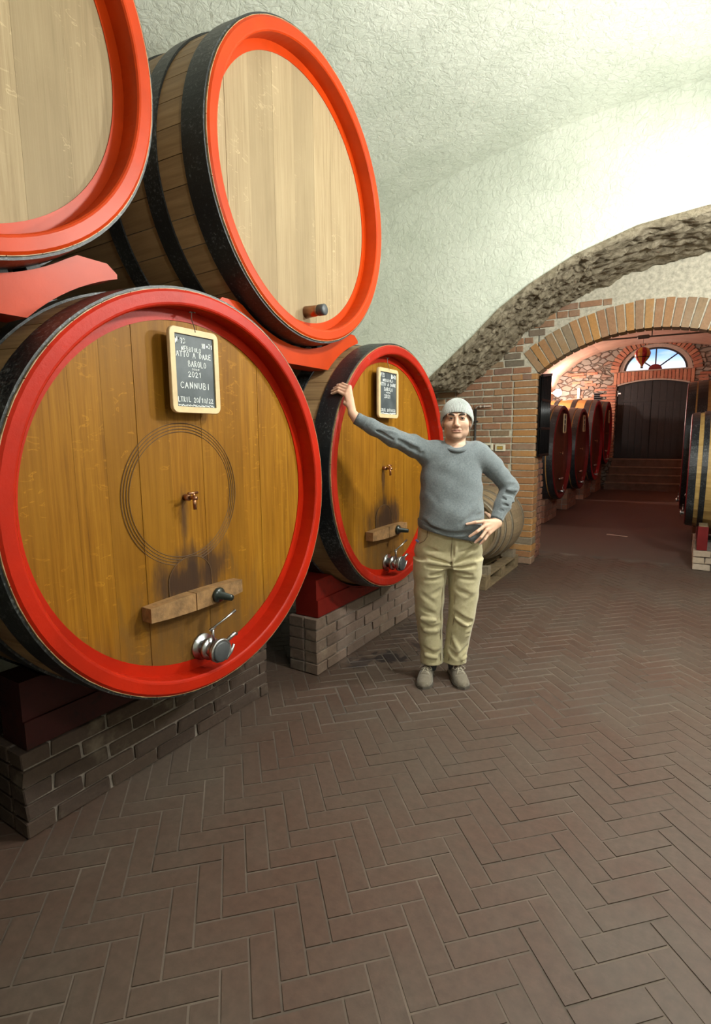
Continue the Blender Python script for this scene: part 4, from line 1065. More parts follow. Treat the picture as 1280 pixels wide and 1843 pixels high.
# ------------------------------------------------------------------ small fittings
def fittings():
    r = empty('wall_pipe', (-2.265, 6.43, 1.0))
    obj('riser', tube([(0, 0, 0.0), (0, 0, 0.88)], 0.014, 10), 'pipe_dark', r, True)
    obj('pipe_arm', tube([(0, 0, 0.88), (0.01, 0, 0.90), (0.03, 0, 0.905), (0.19, 0, 0.905)], 0.010, 8), 'pipe_pale', r, True)
    for x in (0.055, 0.105): obj('coupling', lathe([(x-0.012, 0.0), (x-0.012, 0.016), (x+0.012, 0.016), (x+0.012, 0.0)], 10, 'X', 0.905, 0), 'pipe_pale', r, True)
    obj('bracket', join(box(-0.025, 0.025, -0.018, 0.03, 0.72, 0.735), box(-0.02, 0.02, -0.018, 0.03, 0.25, 0.265)), 'pipe_dark', r)
    tag(r, 'dark pipe with a pale elbow running up the brick wall', 'pipe')
    for (x, z, lab, ins) in ((-1.955, 1.404, 'ivory switch plate with ochre insert on the brick wall', 'ochre'), (-2.105, 1.415, 'ivory socket plate half hidden behind the shoulder', 'socket_dark')):
        r = empty('switch_plate', (x, 6.452, z))
        obj('plate', box(-0.062, 0.062, -0.012, 0.02, -0.042, 0.042, 0.006), 'ivory', r)
        obj('insert', box(-0.036, 0.036, -0.016, -0.010, -0.022, 0.022, 0.003), 'socket_dark', r)
        for k in (-1, 0, 1): obj('key', box(k*0.023-0.010, k*0.023+0.010, -0.020, -0.015, -0.018, 0.018, 0.002), ins, r)
        tag(r, lab, 'switch', 'wall plates')
    # iron gate folded back on the reveal
    g = empty('iron_gate', (-1.505, 6.74, 1.30))
    for k in range(9): obj('bar', tube([(0, -0.22+k*0.055, 0.0), (0, -0.22+k*0.055, 0.93+0.05*k/8)], 0.010, 8), 'iron', g, True)
    for z in (0.02, 0.33, 0.66): obj('rail', box(-0.010, 0.010, -0.23, 0.23, z-0.014, z+0.014), 'iron', g)
    obj('top_rail', prism([(-0.235, 0.92), (0.235, 0.97), (0.235, 1.00), (-0.235, 0.95)], -0.014, 0.014), 'iron', g)
    obj('back_plate', box(-0.028, -0.016, -0.23, 0.23, 0.0, 0.93), 'iron', g)
    tag(g, 'black iron gate folded against the arch reveal', 'gate')
    # tie rod and balloon
    t = empty('tie_rod', (-0.83, 11.0, 3.25))
    obj('rod', tube([(-2.60, 0, 0.03), (-0.09, 0, 0.005)], 0.014, 8), 'tie_iron', t); obj('rod', tube([(0.09, 0, 0.0), (2.1, 0, -0.03)], 0.014, 8), 'tie_iron', t)
    obj('turnbuckle', lathe([(-0.10, 0.014), (-0.085, 0.034), (0.085, 0.034), (0.10, 0.014)], 10, 'X', 0.002, 0), 'tie_iron', t)
    obj('hook', tube([(0.13, 0, 0.0), (0.13, 0, 0.10)], 0.010, 6), 'tie_iron', t)
    tag(t, 'iron tie rod with turnbuckle across the pink vault', 'tie rod')
    b = empty('hot_air_balloon', (-0.825, 10.95, 2.74))
    prof = [(0.0, 0.02), (0.03, 0.026), (0.08, 0.062), (0.13, 0.098), (0.18, 0.120), (0.22, 0.127), (0.26, 0.118), (0.30, 0.090), (0.325, 0.050), (0.335, 0.004)]
    for k in range(10):
        V = []; F = []; m = len(prof)
        for i in range(5):
            a = 2*PI*(k+i/4)/10+0.35; bl = 1+0.03*math.sin(PI*i/4)
            for (z, rr) in prof: V.append((rr*bl*math.cos(a), rr*bl*math.sin(a), z))
        for i in range(4):
            for j in range(m-1): F.append((i*m+j, (i+1)*m+j, (i+1)*m+j+1, i*m+j+1))
        obj('gore', (V, F), 'balloon_red' if k % 2 else 'balloon_yellow', b, True)
    obj('band', lathe([(0.150, 0.109), (0.150, 0.113), (0.162, 0.118), (0.162, 0.114)], 30, 'Z', closed=True), 'iron', b)
    obj('basket', join(box(-0.02, 0.02, -0.02, 0.02, -0.035, -0.005, 0.003), tube([(0.015, 0, -0.006), (0.018, 0, 0.01)], 0.002, 4), tube([(-0.015, 0, -0.006), (-0.018, 0, 0.01)], 0.002, 4)), 'bar_wood', b)
    obj('cord', tube([(0, 0, 0.33), (0, 0.05, 0.50)], 0.003, 5), 'wire', b)
    tag(b, 'toy hot-air balloon with red and yellow panels hanging from the tie rod', 'ornament')
    for (p, lab) in (((-3.42, 16.80, 2.77), 'glowing round bulb on the far left wall'), ((-3.44, 12.6, 2.55), 'round bulb on the left wall above the far casks'), ((-3.44, 8.8, 2.58), 'unseen round bulb added behind the arch pier to brighten the vault')):
        l = empty('wall_lamp', p); s = -1 if p[0] > 0 else 1
        obj('bulb', lathe([(0.11*math.cos(PI*i/10), max(0.0005, 0.11*math.sin(PI*i/10))) for i in range(11)], 20, 'X', 0, 0), 'bulb_glow', l, True)
        obj('mount', join(tube([(-s*0.10, 0, 0), (-s*0.26, 0, 0)], 0.025, 10), tube([(-s*0.10, 0, 0), (-s*0.13, 0, 0)], 0.05, 12)), 'lamp_white', l, True)
        tag(l, lab, 'lamp', 'round wall bulbs')
    v = empty('wall_vent', (-2.42, 17.47, 2.62))
    obj('frame', box(-0.11, 0.11, 0, 0.05, -0.11, 0.14), 'mullion', v)
    for k in range(4): obj('slat', xf(box(-0.10, 0.10, -0.012, 0.0, -0.018, 0.018), (0, -0.004, -0.075+k*0.058), (0.5, 0, 0)), 'iron', v)
    tag(v, 'small dark louvred vent in the far stone wall', 'vent')
    c = empty('white_candle', (-2.95, 17.46, 2.62)); obj('candle', lathe([(0, 0.001), (0, 0.045), (0.30, 0.045), (0.31, 0.03), (0.31, 0.001)], 12, 'Z'), 'lamp_white', c, True)
    obj('bracket', box(-0.07, 0.07, -0.05, 0.06, -0.02, 0.0, 0.003), 'tie_iron', c)
    tag(c, 'white upright tube fixed on the far stone wall', 'fitting')
    f = obj('floor_strip', xf(box(-0.15, 0.15, -0.025, 0.025, 0, 0.004, 0.001), (-0.87, 9.03, 0.0), (0, 0, -0.22)), 'chalk_strip'); tag(f, 'pale strip lying on the floor of the far cellar', 'strip')
    for (p, e), lab in zip(LAMPS, ('tube lamp hanging from the vault near the camera', 'tube lamp hanging over the floor in front of the man', 'tube lamp hanging from the vault before the arch')):
        t = empty('tube_lamp', p)
        obj('housing', prism([(-0.07, 0.0), (0.07, 0.0), (0.045, 0.06), (-0.045, 0.06)], -0.62, 0.62, 'xz'), 'lamp_white', t)
        obj('tube', tube([(0, -0.58, -0.02), (0, 0.58, -0.02)], 0.016, 10), 'tube_glow', t, True)
        for y in (-0.4, 0.4): obj('hanger', tube([(0, y, 0.06), (0, y, 1.25)], 0.004, 5), 'iron', t)
        tag(t, lab, 'lamp', 'ceiling tube lamps')
fittings()
# ================================================================== the man
class Field:
    """signed distance grid, smooth unions, meshed with surface nets"""
    def __init__(s, lo, hi, h):
        s.lo = np.array(lo, float); s.h = h
        s.n = np.ceil((np.array(hi)-s.lo)/h).astype(int)+1
        s.ax = [(s.lo[i]+h*np.arange(s.n[i])).astype(np.float32) for i in range(3)]
        s.D = np.full(s.n, 0.5, np.float32); s.fold = 1.4
    def reg(s, lo, hi, pad):
        sl = []
        for i in range(3):
            a = int(max(0, math.floor((lo[i]-pad-s.lo[i])/s.h))); b = int(min(s.n[i], math.ceil((hi[i]+pad-s.lo[i])/s.h)+1))
            sl.append(slice(a, max(a+1, b)))
        X = s.ax[0][sl[0]][:, None, None]; Y = s.ax[1][sl[1]][None, :, None]; Z = s.ax[2][sl[2]][None, None, :]
        return tuple(sl), X, Y, Z
    def add(s, fn, lo, hi, k=0.01):
        sl, X, Y, Z = s.reg(lo, hi, k+4*s.h); d = fn(X, Y, Z); a = s.D[sl]
        t = np.clip(0.5+0.5*(a-d)/k, 0, 1); s.D[sl] = a+(d-a)*t-k*t*(1-t)
    def sub(s, fn, lo, hi, k=0.004):
        sl, X, Y, Z = s.reg(lo, hi, k+4*s.h); d = -fn(X, Y, Z); a = s.D[sl]
        t = np.clip(0.5-0.5*(a-d)/k, 0, 1); s.D[sl] = a+(d-a)*t+k*t*(1-t)
    def cut(s, fn): s.D = np.maximum(s.D, fn(s.ax[0][:, None, None], s.ax[1][None, :, None], s.ax[2][None, None, :]).astype(np.float32))
    def cone(s, a, b, ra, rb, k=0.01, sq=None):
        a = np.array(a, float); b = np.array(b, float); ba = b-a; L2 = float(ba@ba)+1e-12; r = max(ra, rb)
        def fn(X, Y, Z):
            px, py, pz = X-a[0], Y-a[1], Z-a[2]
            t = np.clip((px*ba[0]+py*ba[1]+pz*ba[2])/L2, 0, 1)
            dx, dy, dz = px-t*ba[0], py-t*ba[1], pz-t*ba[2]
            if sq: dx, dy, dz = dx/sq[0], dy/sq[1], dz/sq[2]
            return np.sqrt(dx*dx+dy*dy+dz*dz)-(ra+(rb-ra)*t)
        m = max(sq) if sq else 1
        s.add(fn, np.minimum(a, b)-r*m, np.maximum(a, b)+r*m, k)
    def chain(s, pts, k=0.01):
        for (p, r), (q, r2) in zip(pts[:-1], pts[1:]): s.cone(p, q, r, r2, k)
    def crease(s, a, b, w, d):
        """groove (d > 0) or ridge (d < 0) along a segment"""
        a = np.array(a, float); b = np.array(b, float); ba = b-a; L2 = float(ba@ba)+1e-12
        sl, X, Y, Z = s.reg(np.minimum(a, b)-5*w, np.maximum(a, b)+5*w, 0)
        px, py, pz = X-a[0], Y-a[1], Z-a[2]
        t0 = (px*ba[0]+py*ba[1]+pz*ba[2])/L2; t = np.clip(t0, 0, 1)
        q = (px-t*ba[0])**2+(py-t*ba[1])**2+(pz-t*ba[2])**2
        s.D[sl] += s.fold*d*(1.5*np.exp(-q/(w*w))-0.55*np.exp(-q/(6*w*w)))*(0.35+0.65*np.sin(PI*np.clip(t0, 0.05, 0.95)))
    def mesh(s):
        D = s.D; S = D < 0
        nx, ny, nz = D.shape
        cnt = np.zeros((nx-1, ny-1, nz-1), np.uint8)
        for i in (0, 1):
            for j in (0, 1):
                for k in (0, 1): cnt += S[i:nx-1+i, j:ny-1+j, k:nz-1+k]
        act = (cnt > 0) & (cnt < 8)
        idx = np.argwhere(act); ids = np.full(act.shape, -1, np.int32); ids[act] = np.arange(len(idx))
        cor = [(i, j, k) for i in (0, 1) for j in (0, 1) for k in (0, 1)]
        val = np.stack([D[idx[:, 0]+c[0], idx[:, 1]+c[1], idx[:, 2]+c[2]] for c in cor], 1)
        acc = np.zeros((len(idx), 3)); num = np.zeros(len(idx))
        for a in range(8):
            for b in range(a+1, 8):
                if sum(abs(cor[a][q]-cor[b][q]) for q in range(3)) != 1: continue
                va, vb = val[:, a], val[:, b]; m = (va < 0) != (vb < 0)
                t = np.where(m, va/(va-vb+1e-20), 0)
                p = np.array(cor[a])[None]+(np.array(cor[b])-np.array(cor[a]))[None]*t[:, None]
                acc[m] += p[m]; num[m] += 1
        V = s.lo+(idx+acc/num[:, None])*s.h
        F = []
        for ax in range(3):
            A = S[:-1] if ax == 0 else (S[:, :-1] if ax == 1 else S[:, :, :-1])
            B = S[1:] if ax == 0 else (S[:, 1:] if ax == 1 else S[:, :, 1:])
            e = np.argwhere(A != B); o1, o2 = [(1, 2), (2, 0), (0, 1)][ax]
            ok = (e[:, o1] > 0) & (e[:, o2] > 0) & (e[:, o1] < D.shape[o1]-1) & (e[:, o2] < D.shape[o2]-1); e = e[ok]
            inside = S[e[:, 0], e[:, 1], e[:, 2]]
            q = []
            for d1, d2 in ((-1, -1), (0, -1), (0, 0), (-1, 0)):
                c = e.copy(); c[:, o1] += d1; c[:, o2] += d2; q.append(ids[c[:, 0], c[:, 1], c[:, 2]])
            q = np.stack(q, 1); q[~inside] = q[~inside][:, ::-1]; F.append(q)
        return V, np.concatenate(F)
def field_obj(name, fld, mat, parent, relax=1):
    V, F = fld.mesh()
    me = bpy.data.meshes.new(name); me.vertices.add(len(V)); me.vertices.foreach_set('co', V.astype(np.float32).ravel())
    me.loops.add(len(F)*4); me.loops.foreach_set('vertex_index', F.astype(np.int32).ravel())
    me.polygons.add(len(F)); me.polygons.foreach_set('loop_start', np.arange(0, len(F)*4, 4, dtype=np.int32))
    me.polygons.foreach_set('use_smooth', np.ones(len(F), bool)); me.update(calc_edges=True); me.validate()
    me.materials.append(MATS[mat])
    o = bpy.data.objects.new(name, me); link(o, parent); return o, V
def loftz(rows, p=2.2):
    """distance to a tube of elliptical sections along z: rows (z, cx, cy, a, b)"""
    R = np.array(rows, float); o = np.argsort(R[:, 0]); R = R[o]
    def fn(X, Y, Z):
        z = np.clip(Z, R[0, 0], R[-1, 0])
        def it(c):
            # smooth (Catmull-like) interpolation through linear + blur
            zz = np.linspace(R[0, 0], R[-1, 0], 300); v = np.interp(zz, R[:, 0], R[:, c])
            k = np.ones(25)/25; v = np.convolve(np.pad(v, 12, 'edge'), k, 'valid'); return np.interp(z, zz, v)
        cx, cy, a, b = it(1), it(2), it(3), it(4)
        q = (np.abs((X-cx)/a)**p+np.abs((Y-cy)/b)**p)**(1/p)
        d = (q-1)*np.minimum(a, b)
        dz = np.maximum(Z-R[-1, 0], R[0, 0]-Z)
        return np.where(dz > 0, np.sqrt(np.maximum(d, 0)**2+dz**2)+np.minimum(d, 0)*0, d)
    lo = (min(R[:, 1]-R[:, 3]), min(R[:, 2]-R[:, 4]), R[0, 0]); hi = (max(R[:, 1]+R[:, 3]), max(R[:, 2]+R[:, 4]), R[-1, 0])
    return fn, lo, hi

MAN = empty('person', (-1.241, 3.025, 0.0), YAW)
tag(MAN, 'man in grey sweater, khaki trousers and pale knit beanie leaning on a cask', 'person')
HC = np.array((0.062, 0.022, 1.540)); HT = math.radians(-11)
HX = np.array((math.cos(HT), math.sin(HT), 0)); HY = np.array((-math.sin(HT), math.cos(HT), 0))
def hp(x, y, z): return HC+HX*x+HY*y+np.array((0, 0, z))
def to_head(X, Y, Z):
    dx, dy = X-HC[0], Y-HC[1]
    return dx*HX[0]+dy*HX[1], dx*HY[0]+dy*HY[1], Z-HC[2]
def head_ell(f, c, r, k=0.01, sub=False):
    P = hp(*c); m = max(r)
    def fn(X, Y, Z):
        x, y, z = to_head(X, Y, Z); x, y, z = (x-c[0]), (y-c[1]), (z-c[2])
        k0 = np.sqrt((x/r[0])**2+(y/r[1])**2+(z/r[2])**2); k1 = np.sqrt((x/r[0]**2)**2+(y/r[1]**2)**2+(z/r[2]**2)**2)+1e-9
        return k0*(k0-1)/k1
    (f.sub if sub else f.add)(fn, P-m, P+m, k)
TORSO = [(0.88, .030, .035, .192, .128), (0.95, .036, .024, .198, .138), (1.02, .038, .014, .198, .145), (1.10, .038, .014, .194, .143), (1.20, .036, .020, .188, .132),
         (1.30, .035, .026, .186, .123), (1.38, .036, .032, .182, .116), (1.44, .040, .036, .172, .104), (1.48, .046, .036, .140, .086), (1.505, .052, .036, .090, .066)]
ARM_R = [((-.105, .035, 1.452), .072), ((-.20, -.005, 1.500), .064), ((-.33, -.050, 1.552), .053), ((-.45, -.078, 1.612), .042), ((-.540, -.083, 1.662), .036)]
ARM_L = [((.195, .035, 1.445), .074), ((.29, .050, 1.370), .062), ((.400, .055, 1.243), .055), ((.345, .005, 1.130), .047), ((.300, -.040, 1.052), .037)]
LEG_R = [(0.95, -.055, .035, .12, .115), (0.80, -.079, .045, .112, .118), (0.65, -.086, .045, .100, .104), (0.47, -.089, .040, .090, .090), (0.30, -.079, .055, .079, .082), (0.16, -.067, .065, .071, .080), (0.09, -.066, .068, .072, .080)]
LEG_L = [(0.95, .115, .035, .12, .115), (0.80, .134, .045, .110, .118), (0.65, .130, .045, .098, .104), (0.47, .123, .040, .084, .090), (0.30, .101, .055, .077, .082), (0.16, .087, .065, .071, .080), (0.09, .086, .068, .072, .080)]
# right hand over the cask rim, left hand on the hip: (knuckle, mid joint, tip)
RW = np.array((-.562, -.078, 1.690))
RH = [((-.600, -.012, 1.797), (-.648, .018, 1.825), (-.684, .036, 1.814)), ((-.596, .002, 1.818), (-.648, .036, 1.843), (-.684, .054, 1.830)),
      ((-.588, .014, 1.836), (-.638, .048, 1.859), (-.671, .066, 1.848)), ((-.578, .022, 1.850), (-.620, .048, 1.872), (-.650, .062, 1.866))]
LW = np.array((.303, -.058, 1.035))
LHh = [((.205, -.118, 1.055), (.150, -.150, 1.056), (.098, -.152, 1.046)), ((.208, -.128, 1.030), (.158, -.160, 1.003), (.116, -.158, .974)),
       ((.220, -.128, 1.004), (.182, -.155, .966), (.152, -.148, .936)), ((.238, -.118, .984), (.208, -.140, .950), (.184, -.136, .924))]
def build_body():
    f = Field((-.73, -.19, 0.0), (.52, .24, 1.92), 0.0036)
    fn, lo, hi = loftz([(z, cx, cy, a-.016-(.022 if z < 1.0 else 0), b-.016-(.022 if z < 1.0 else 0)) for z, cx, cy, a, b in TORSO]); f.add(fn, lo, hi, 0.02)
    for L in (LEG_R, LEG_L):
        fn, lo, hi = loftz([(max(z, 0.10), cx, cy, a*.66, b*.66) for z, cx, cy, a, b in L]); f.add(fn, lo, hi, 0.03)
    for s, x in ((-1, -.068), (1, .088)):
        f.cone((x, .10, .10), (x, .105, .055), .030, .026, .02); f.cone((x, .105, .045), (x+(-.036 if s < 0 else .012), -.02, .036), .022, .013, .01)
    for A in (ARM_R, ARM_L): f.chain([(p, r-.013) for p, r in A], 0.015)
    # neck and head
    f.cone((.052, .045, 1.42), hp(0, .025, .06), .064, .058, .025)
    head_ell(f, (0, .015, .132), (.077, .096, .097), .02)
    head_ell(f, (0, -.022, .078), (.067, .072, .086), .02)
    head_ell(f, (0, -.028, .036), (.060, .060, .038), .02)
    head_ell(f, (0, -.078, .012), (.025, .020, .017), .02)
    for s in (-1, 1):
        head_ell(f, (s*.050, -.004, .046), (.019, .030, .030), .02)
        head_ell(f, (s*.040, -.058, .084), (.030, .026, .028), .022)
        head_ell(f, (s*.080, .012, .100), (.011, .024, .033), .006)
        head_ell(f, (s*.033, -.103, .117), (.020, .017, .0125), .010, True)
        head_ell(f, (s*.032, -.0785, .1175), (.0165, .0155, .0125), .004)
        head_ell(f, (s*.032, -.098, .1155), (.0125, .014, .0042), .002, True)
    f.cone(hp(-.046, -.078, .137), hp(-.012, -.086, .135), .010, .011, .010); f.cone(hp(.046, -.078, .137), hp(.012, -.086, .135), .010, .011, .010)
    f.cone(hp(0, -.088, .128), hp(0, -.114, .080), .0085, .0125, .008)
    for s in (-1, 1): head_ell(f, (s*.0125, -.101, .0735), (.0095, .011, .0080), .005)
    head_ell(f, (0, -.0915, .0515), (.030, .0110, .0058), .006); head_ell(f, (0, -.0900, .0405), (.026, .0115, .0070), .006)
    f.crease(hp(-.036, -.086, .0475), hp(0, -.104, .0462), .0030, .0034); f.crease(hp(0, -.104, .0462), hp(.036, -.086, .0475), .0030, .0034)
    for s in (-1, 1):
        f.crease(hp(s*.018, -.098, .074), hp(s*.034, -.086, .046), .005, .0022)
        f.crease(hp(s*.020, -.092, .105), hp(s*.044, -.082, .104), .004, .0018)
    # hands
    for W, Hh, elbow, th in ((RW, RH, ARM_R[-1][0], (((-.585, -.050, 1.735), .015), ((-.606, -.030, 1.752), .0115), ((-.607, -.014, 1.768), .0095))), (LW, LHh, ARM_L[-1][0], (((.285, -.045, 1.045), .015), ((.262, -.005, 1.075), .0115), ((.250, .028, 1.085), .0095)))):
        f.cone(elbow, W, .030, .027, .012, None)
        ks = [np.array(h[0]) for h in Hh]
        for i, h in enumerate(Hh):
            k = ks[i]; base = W+(k-W)*0.12+(ks[i]-(ks[0]+ks[3])/2)*0.25
            f.cone(base, k, .0165, .0118, .012)
            r = (.0095, .0100, .0095, .0083)[i]
            f.cone(k, h[1], r+.0012, r, .004); f.cone(h[1], h[2], r, r*.80, .003)
        f.cone(ks[0], ks[3], .0105, .0100, .008)
        f.chain(list(th), .006)
    o, V = field_obj('body', f, 'skin', MAN)
    x, y, z = to_head(V[:, 0], V[:, 1], V[:, 2])
    col = np.tile(np.array((.60, .365, .255)), (len(V), 1))
    def blend(m, c):
        m = np.clip(m, 0, 1)[:, None]; col[:] = col*(1-m)+np.array(c)*m
    hd = (V[:, 2] > 1.45) & (np.abs(x) < .14)
    beard = hd*np.exp(-(np.maximum(0, np.abs(z-.03)-.03)/.022)**2)*np.clip((-.01-y)/.04+.5, 0, 1)*0.45
    blend(beard, (.36, .23, .165))
    blend(hd*np.exp(-((z-.046)/.0085)**2-(x/.030)**4)*(y < -.065)*0.75, (.36, .135, .105))
    blend(hd*np.exp(-((z-.117)/.014)**2-((np.abs(x)-.032)/.020)**2)*(y < -.05)*0.65, (.27, .135, .090))  # eye sockets tinted darker, shade put into the skin colour
    blend(hd*np.exp(-((z-.076)/.02)**2-(x/.018)**2)*(y < -.09)*0.3, (.55, .27, .19))
    hands = np.zeros(len(V))
    for Hh in (RH, LHh):
        for h in Hh:
            for p in (h[0], h[1], h[2]): hands = np.maximum(hands, np.exp(-((V-np.array(p))**2).sum(1)/.013**2))
    blend(hands*0.35, (.52, .235, .165))
    ca = o.data.color_attributes.new('tint', 'FLOAT_COLOR', 'POINT')
    ca.data.foreach_set('color', np.concatenate([col, np.ones((len(col), 1))], 1).astype(np.float32).ravel())
    # eyes, brows, nails
    for s in (-1, 1):
        c = hp(s*.032, -.0785, .1170)
        e = obj('eye', xf(lathe([(0.0132*math.cos(PI*i/10), max(1e-5, 0.0132*math.sin(PI*i/10))) for i in range(11)], 16, 'Z'), tuple(c)), 'eye_white', MAN, True)
        q = hp(s*.032+.0003, -.0785-.0118, .1172)
        obj('iris', xf(lathe([(0.0022*math.cos(PI*i/6), max(1e-5, 0.0058*math.sin(PI*i/6))) for i in range(7)], 14, 'Z'), tuple(q), (PI/2, 0, HT)), 'eye_dark', e, True)
        pts = [hp(s*a, b, c2) for a, b, c2 in ((.012, -.0965, .1340), (.022, -.0975, .1395), (.034, -.0950, .1425), (.046, -.0860, .1400), (.053, -.0780, .1350))]
        obj('eyebrow', tube(pts, [.0030, .0050, .0052, .0042, .0016], 8), 'hair_dark', MAN, True)
        pts = [hp(s*a, b, c2) for a, b, c2 in ((.019, -.0915, .1175), (.026, -.0955, .1215), (.034, -.0958, .1225), (.042, -.0920, .1205), (.047, -.086, .117))]
        obj('eyelash', tube(pts, [.0008, .0015, .0017, .0015, .0008], 6), 'hair_dark', MAN, True)
    for Hh in (RH, LHh):
        for h in Hh:
            a, b = Vector(h[1]), Vector(h[2]); d = (b-a).normalized(); up = (Vector((0, -1, 0.5))-d*d.dot(Vector((0, -1, 0.5)))).normalized()
            c = b+up*0.0066; sd = d.cross(up)
            V2 = []; F2 = [[0, 1, 2, 3]]
            for i, (m, n) in enumerate(((-.006, -.0042), (-.006, .0042), (.005, .0036), (.005, -.0036))): V2.append(tuple(c+d*m+sd*n+up*(0.0008 if m < 0 else 0.0)))
            k = [tuple(Vector(v)-up*0.003) for v in V2]; V2 += k; F2 += [[7, 6, 5, 4], [0, 4, 5, 1], [1, 5, 6, 2], [2, 6, 7, 3], [3, 7, 4, 0]]
            obj('fingernail', (V2, F2), 'nail', MAN)
    return o
build_body()
def build_sweater():
    f = Field((-.62, -.20, 0.87), (.50, .22, 1.74), 0.0048); f.fold = 1.9
    fn, lo, hi = loftz(TORSO); f.add(fn, lo, hi, 0.03)
    f.cone((-.105, .035, 1.45), (.195, .035, 1.435), .070, .074, .03)
    f.chain(ARM_R, 0.02); f.chain(ARM_L, 0.02)
    f.cone((-.06, .035, 1.46), (.00, .045, 1.475), .06, .05, .04); f.cone((.15, .035, 1.45), (.10, .045, 1.475), .062, .05, .04)
    def neck(X, Y, Z):
        k = np.sqrt(((X-.055)/.068)**2+((Y-.005)/.080)**2+((Z-1.555+.0*Y)/.082)**2); return (k-1)*.068
    f.sub(neck, (-.02, -.08, 1.46), (.13, .09, 1.64), .012)
    # belly
    def belly(X, Y, Z):
        k = np.sqrt(((X-.045)/.145)**2+((Y-.00)/.142)**2+((Z-1.06)/.125)**2); return (k-1)*.125
    f.add(belly, (-.1, -.15, .93), (.2, .15, 1.19), .05)
    C = f.crease
    # elbow of the bent arm, armpits, side and hem folds
    for i in range(6):
        t = i/5; C((.335+.01*t, -.03, 1.275-.035*i*0.55), (.445, -.005+.02*t, 1.305-.04*i), .010, .009 if i % 2 else -.006)
    C((.235, -.075, 1.315), (.345, -.03, 1.275), .012, .014); C((.225, -.095, 1.290), (.335, -.02, 1.245), .010, .010); C((.20, -.11, 1.275), (.13, -.12, 1.285), .010, .010); C((.21, -.105, 1.33), (.15, -.125, 1.325), .012, .007)
    C((.215, -.09, 1.40), (.235, -.085, 1.30), .012, .009); C((.235, -.05, 1.47), (.222, -.085, 1.37), .008, .006)
    C((-.155, -.06, 1.455), (-.135, -.095, 1.36), .014, .010); C((-.19, -.07, 1.475), (-.13, -.095, 1.40), .012, .009); C((-.23, -.075, 1.49), (-.12, -.10, 1.47), .012, .008)
    C((-.30, -.095, 1.535), (-.18, -.075, 1.47), .012, .008); C((-.27, -.10, 1.56), (-.15, -.075, 1.525), .011, .006); C((-.12, -.07, 1.52), (-.06, -.07, 1.45), .010, .006)
    C((-.48, -.11, 1.615), (-.38, -.10, 1.575), .008, .006); C((-.44, -.115, 1.60), (-.33, -.10, 1.54), .008, .006); C((-.40, -.115, 1.60), (-.30, -.10, 1.575), .009, -.004)
    C((.335, -.05, 1.20), (.42, -.01, 1.17), .009, .008); C((.31, -.07, 1.155), (.39, -.02, 1.13), .008, .007); C((.29, -.075, 1.125), (.36, -.03, 1.095), .007, .005)
    C((-.15, -.06, 1.05), (-.02, -.135, .99), .012, .010); C((-.02, -.135, .99), (.14, -.135, .985), .012, .008); C((.18, -.11, 1.12), (.06, -.14, 1.05), .016, .005)
    C((.215, -.085, 1.20), (.12, -.13, 1.16), .014, .006); C((.225, -.07, 1.10), (.15, -.13, 1.085), .012, .007); C((-.14, -.08, 1.25), (-.06, -.125, 1.17), .018, .005)
    C((-.12, -.10, 1.36), (.02, -.115, 1.33), .03, .003); C((.02, -.11, 1.44), (.07, -.11, 1.38), .02, -.003)
    X, Y, Z = f.ax[0][:, None, None], f.ax[1][None, :, None], f.ax[2][None, None, :]
    f.D += (0.0022*np.sin(38*X+17*Z)*np.sin(29*Z-11*X+9*Y)+0.0012*np.sin(75*X-60*Z)).astype(np.float32)
    f.cut(lambda X, Y, Z: (0.958-0.24*(X-0.03)-Z)*0.97+0*Y)
    for A in (ARM_R, ARM_L):
        e = np.array(A[-1][0]); d = e-np.array(A[-2][0]); d /= np.linalg.norm(d)
        sl, X, Y, Z = f.reg(e-.07, e+.07, 0)
        near = np.sqrt((X-e[0])**2+(Y-e[1])**2+(Z-e[2])**2) < .065
        pl = (X-e[0])*d[0]+(Y-e[1])*d[1]+(Z-e[2])*d[2]
        f.D[sl] = np.where(near, np.maximum(f.D[sl], pl), f.D[sl])
    o, V = field_obj('sweater', f, 'sweater_knit', MAN)
    # ribbed collar, cuffs and hem
    ring = []
    for k in range(36):
        a = 2*PI*k/36; c, s = math.cos(a), math.sin(a)
        ring.append((.055+.070*c, .016+.080*s, 1.500+.026*s-.006*(s < 0)*s*s))
    obj('collar', tube(ring, .0105, 8, closed=True), 'sweater_rib', o, True)
    for A in (ARM_R, ARM_L):
        e = Vector(A[-1][0]); d = (e-Vector(A[-2][0])).normalized(); r = A[-1][1]
        P = [e-d*.060, e-d*.052, e-d*.02, e+d*.002, e+d*.004, e+d*.001, e-d*.012]
        obj('cuff', tube(P, [r+.006, r+.0035, r+.001, r+.0005, r-.001, r-.008, r-.010], 24), 'sweater_rib', o, True)
    V2 = []; n = 56
    zz = ((.050, .003), (.044, .0055), (.02, .0045), (.003, .003), (-.002, -.002), (.010, -.010))
    for (dz, dr) in zz:
        for k in range(n):
            a = 2*PI*k/n; c, s = math.cos(a), math.sin(a); p = 2/2.2
            x = .036+(.198+dr)*math.copysign(abs(c)**p, c); y = .022+(.1385+dr)*math.copysign(abs(s)**p, s)
            V2.append((x, y, .960-.24*(x-.03)+dz))
    F2 = [(i*n+k, i*n+(k+1) % n, (i+1)*n+(k+1) % n, (i+1)*n+k) for i in range(len(zz)-1) for k in range(n)]
    fix_normals(obj('hem', (V2, F2), 'sweater_rib', o, True))
build_sweater()
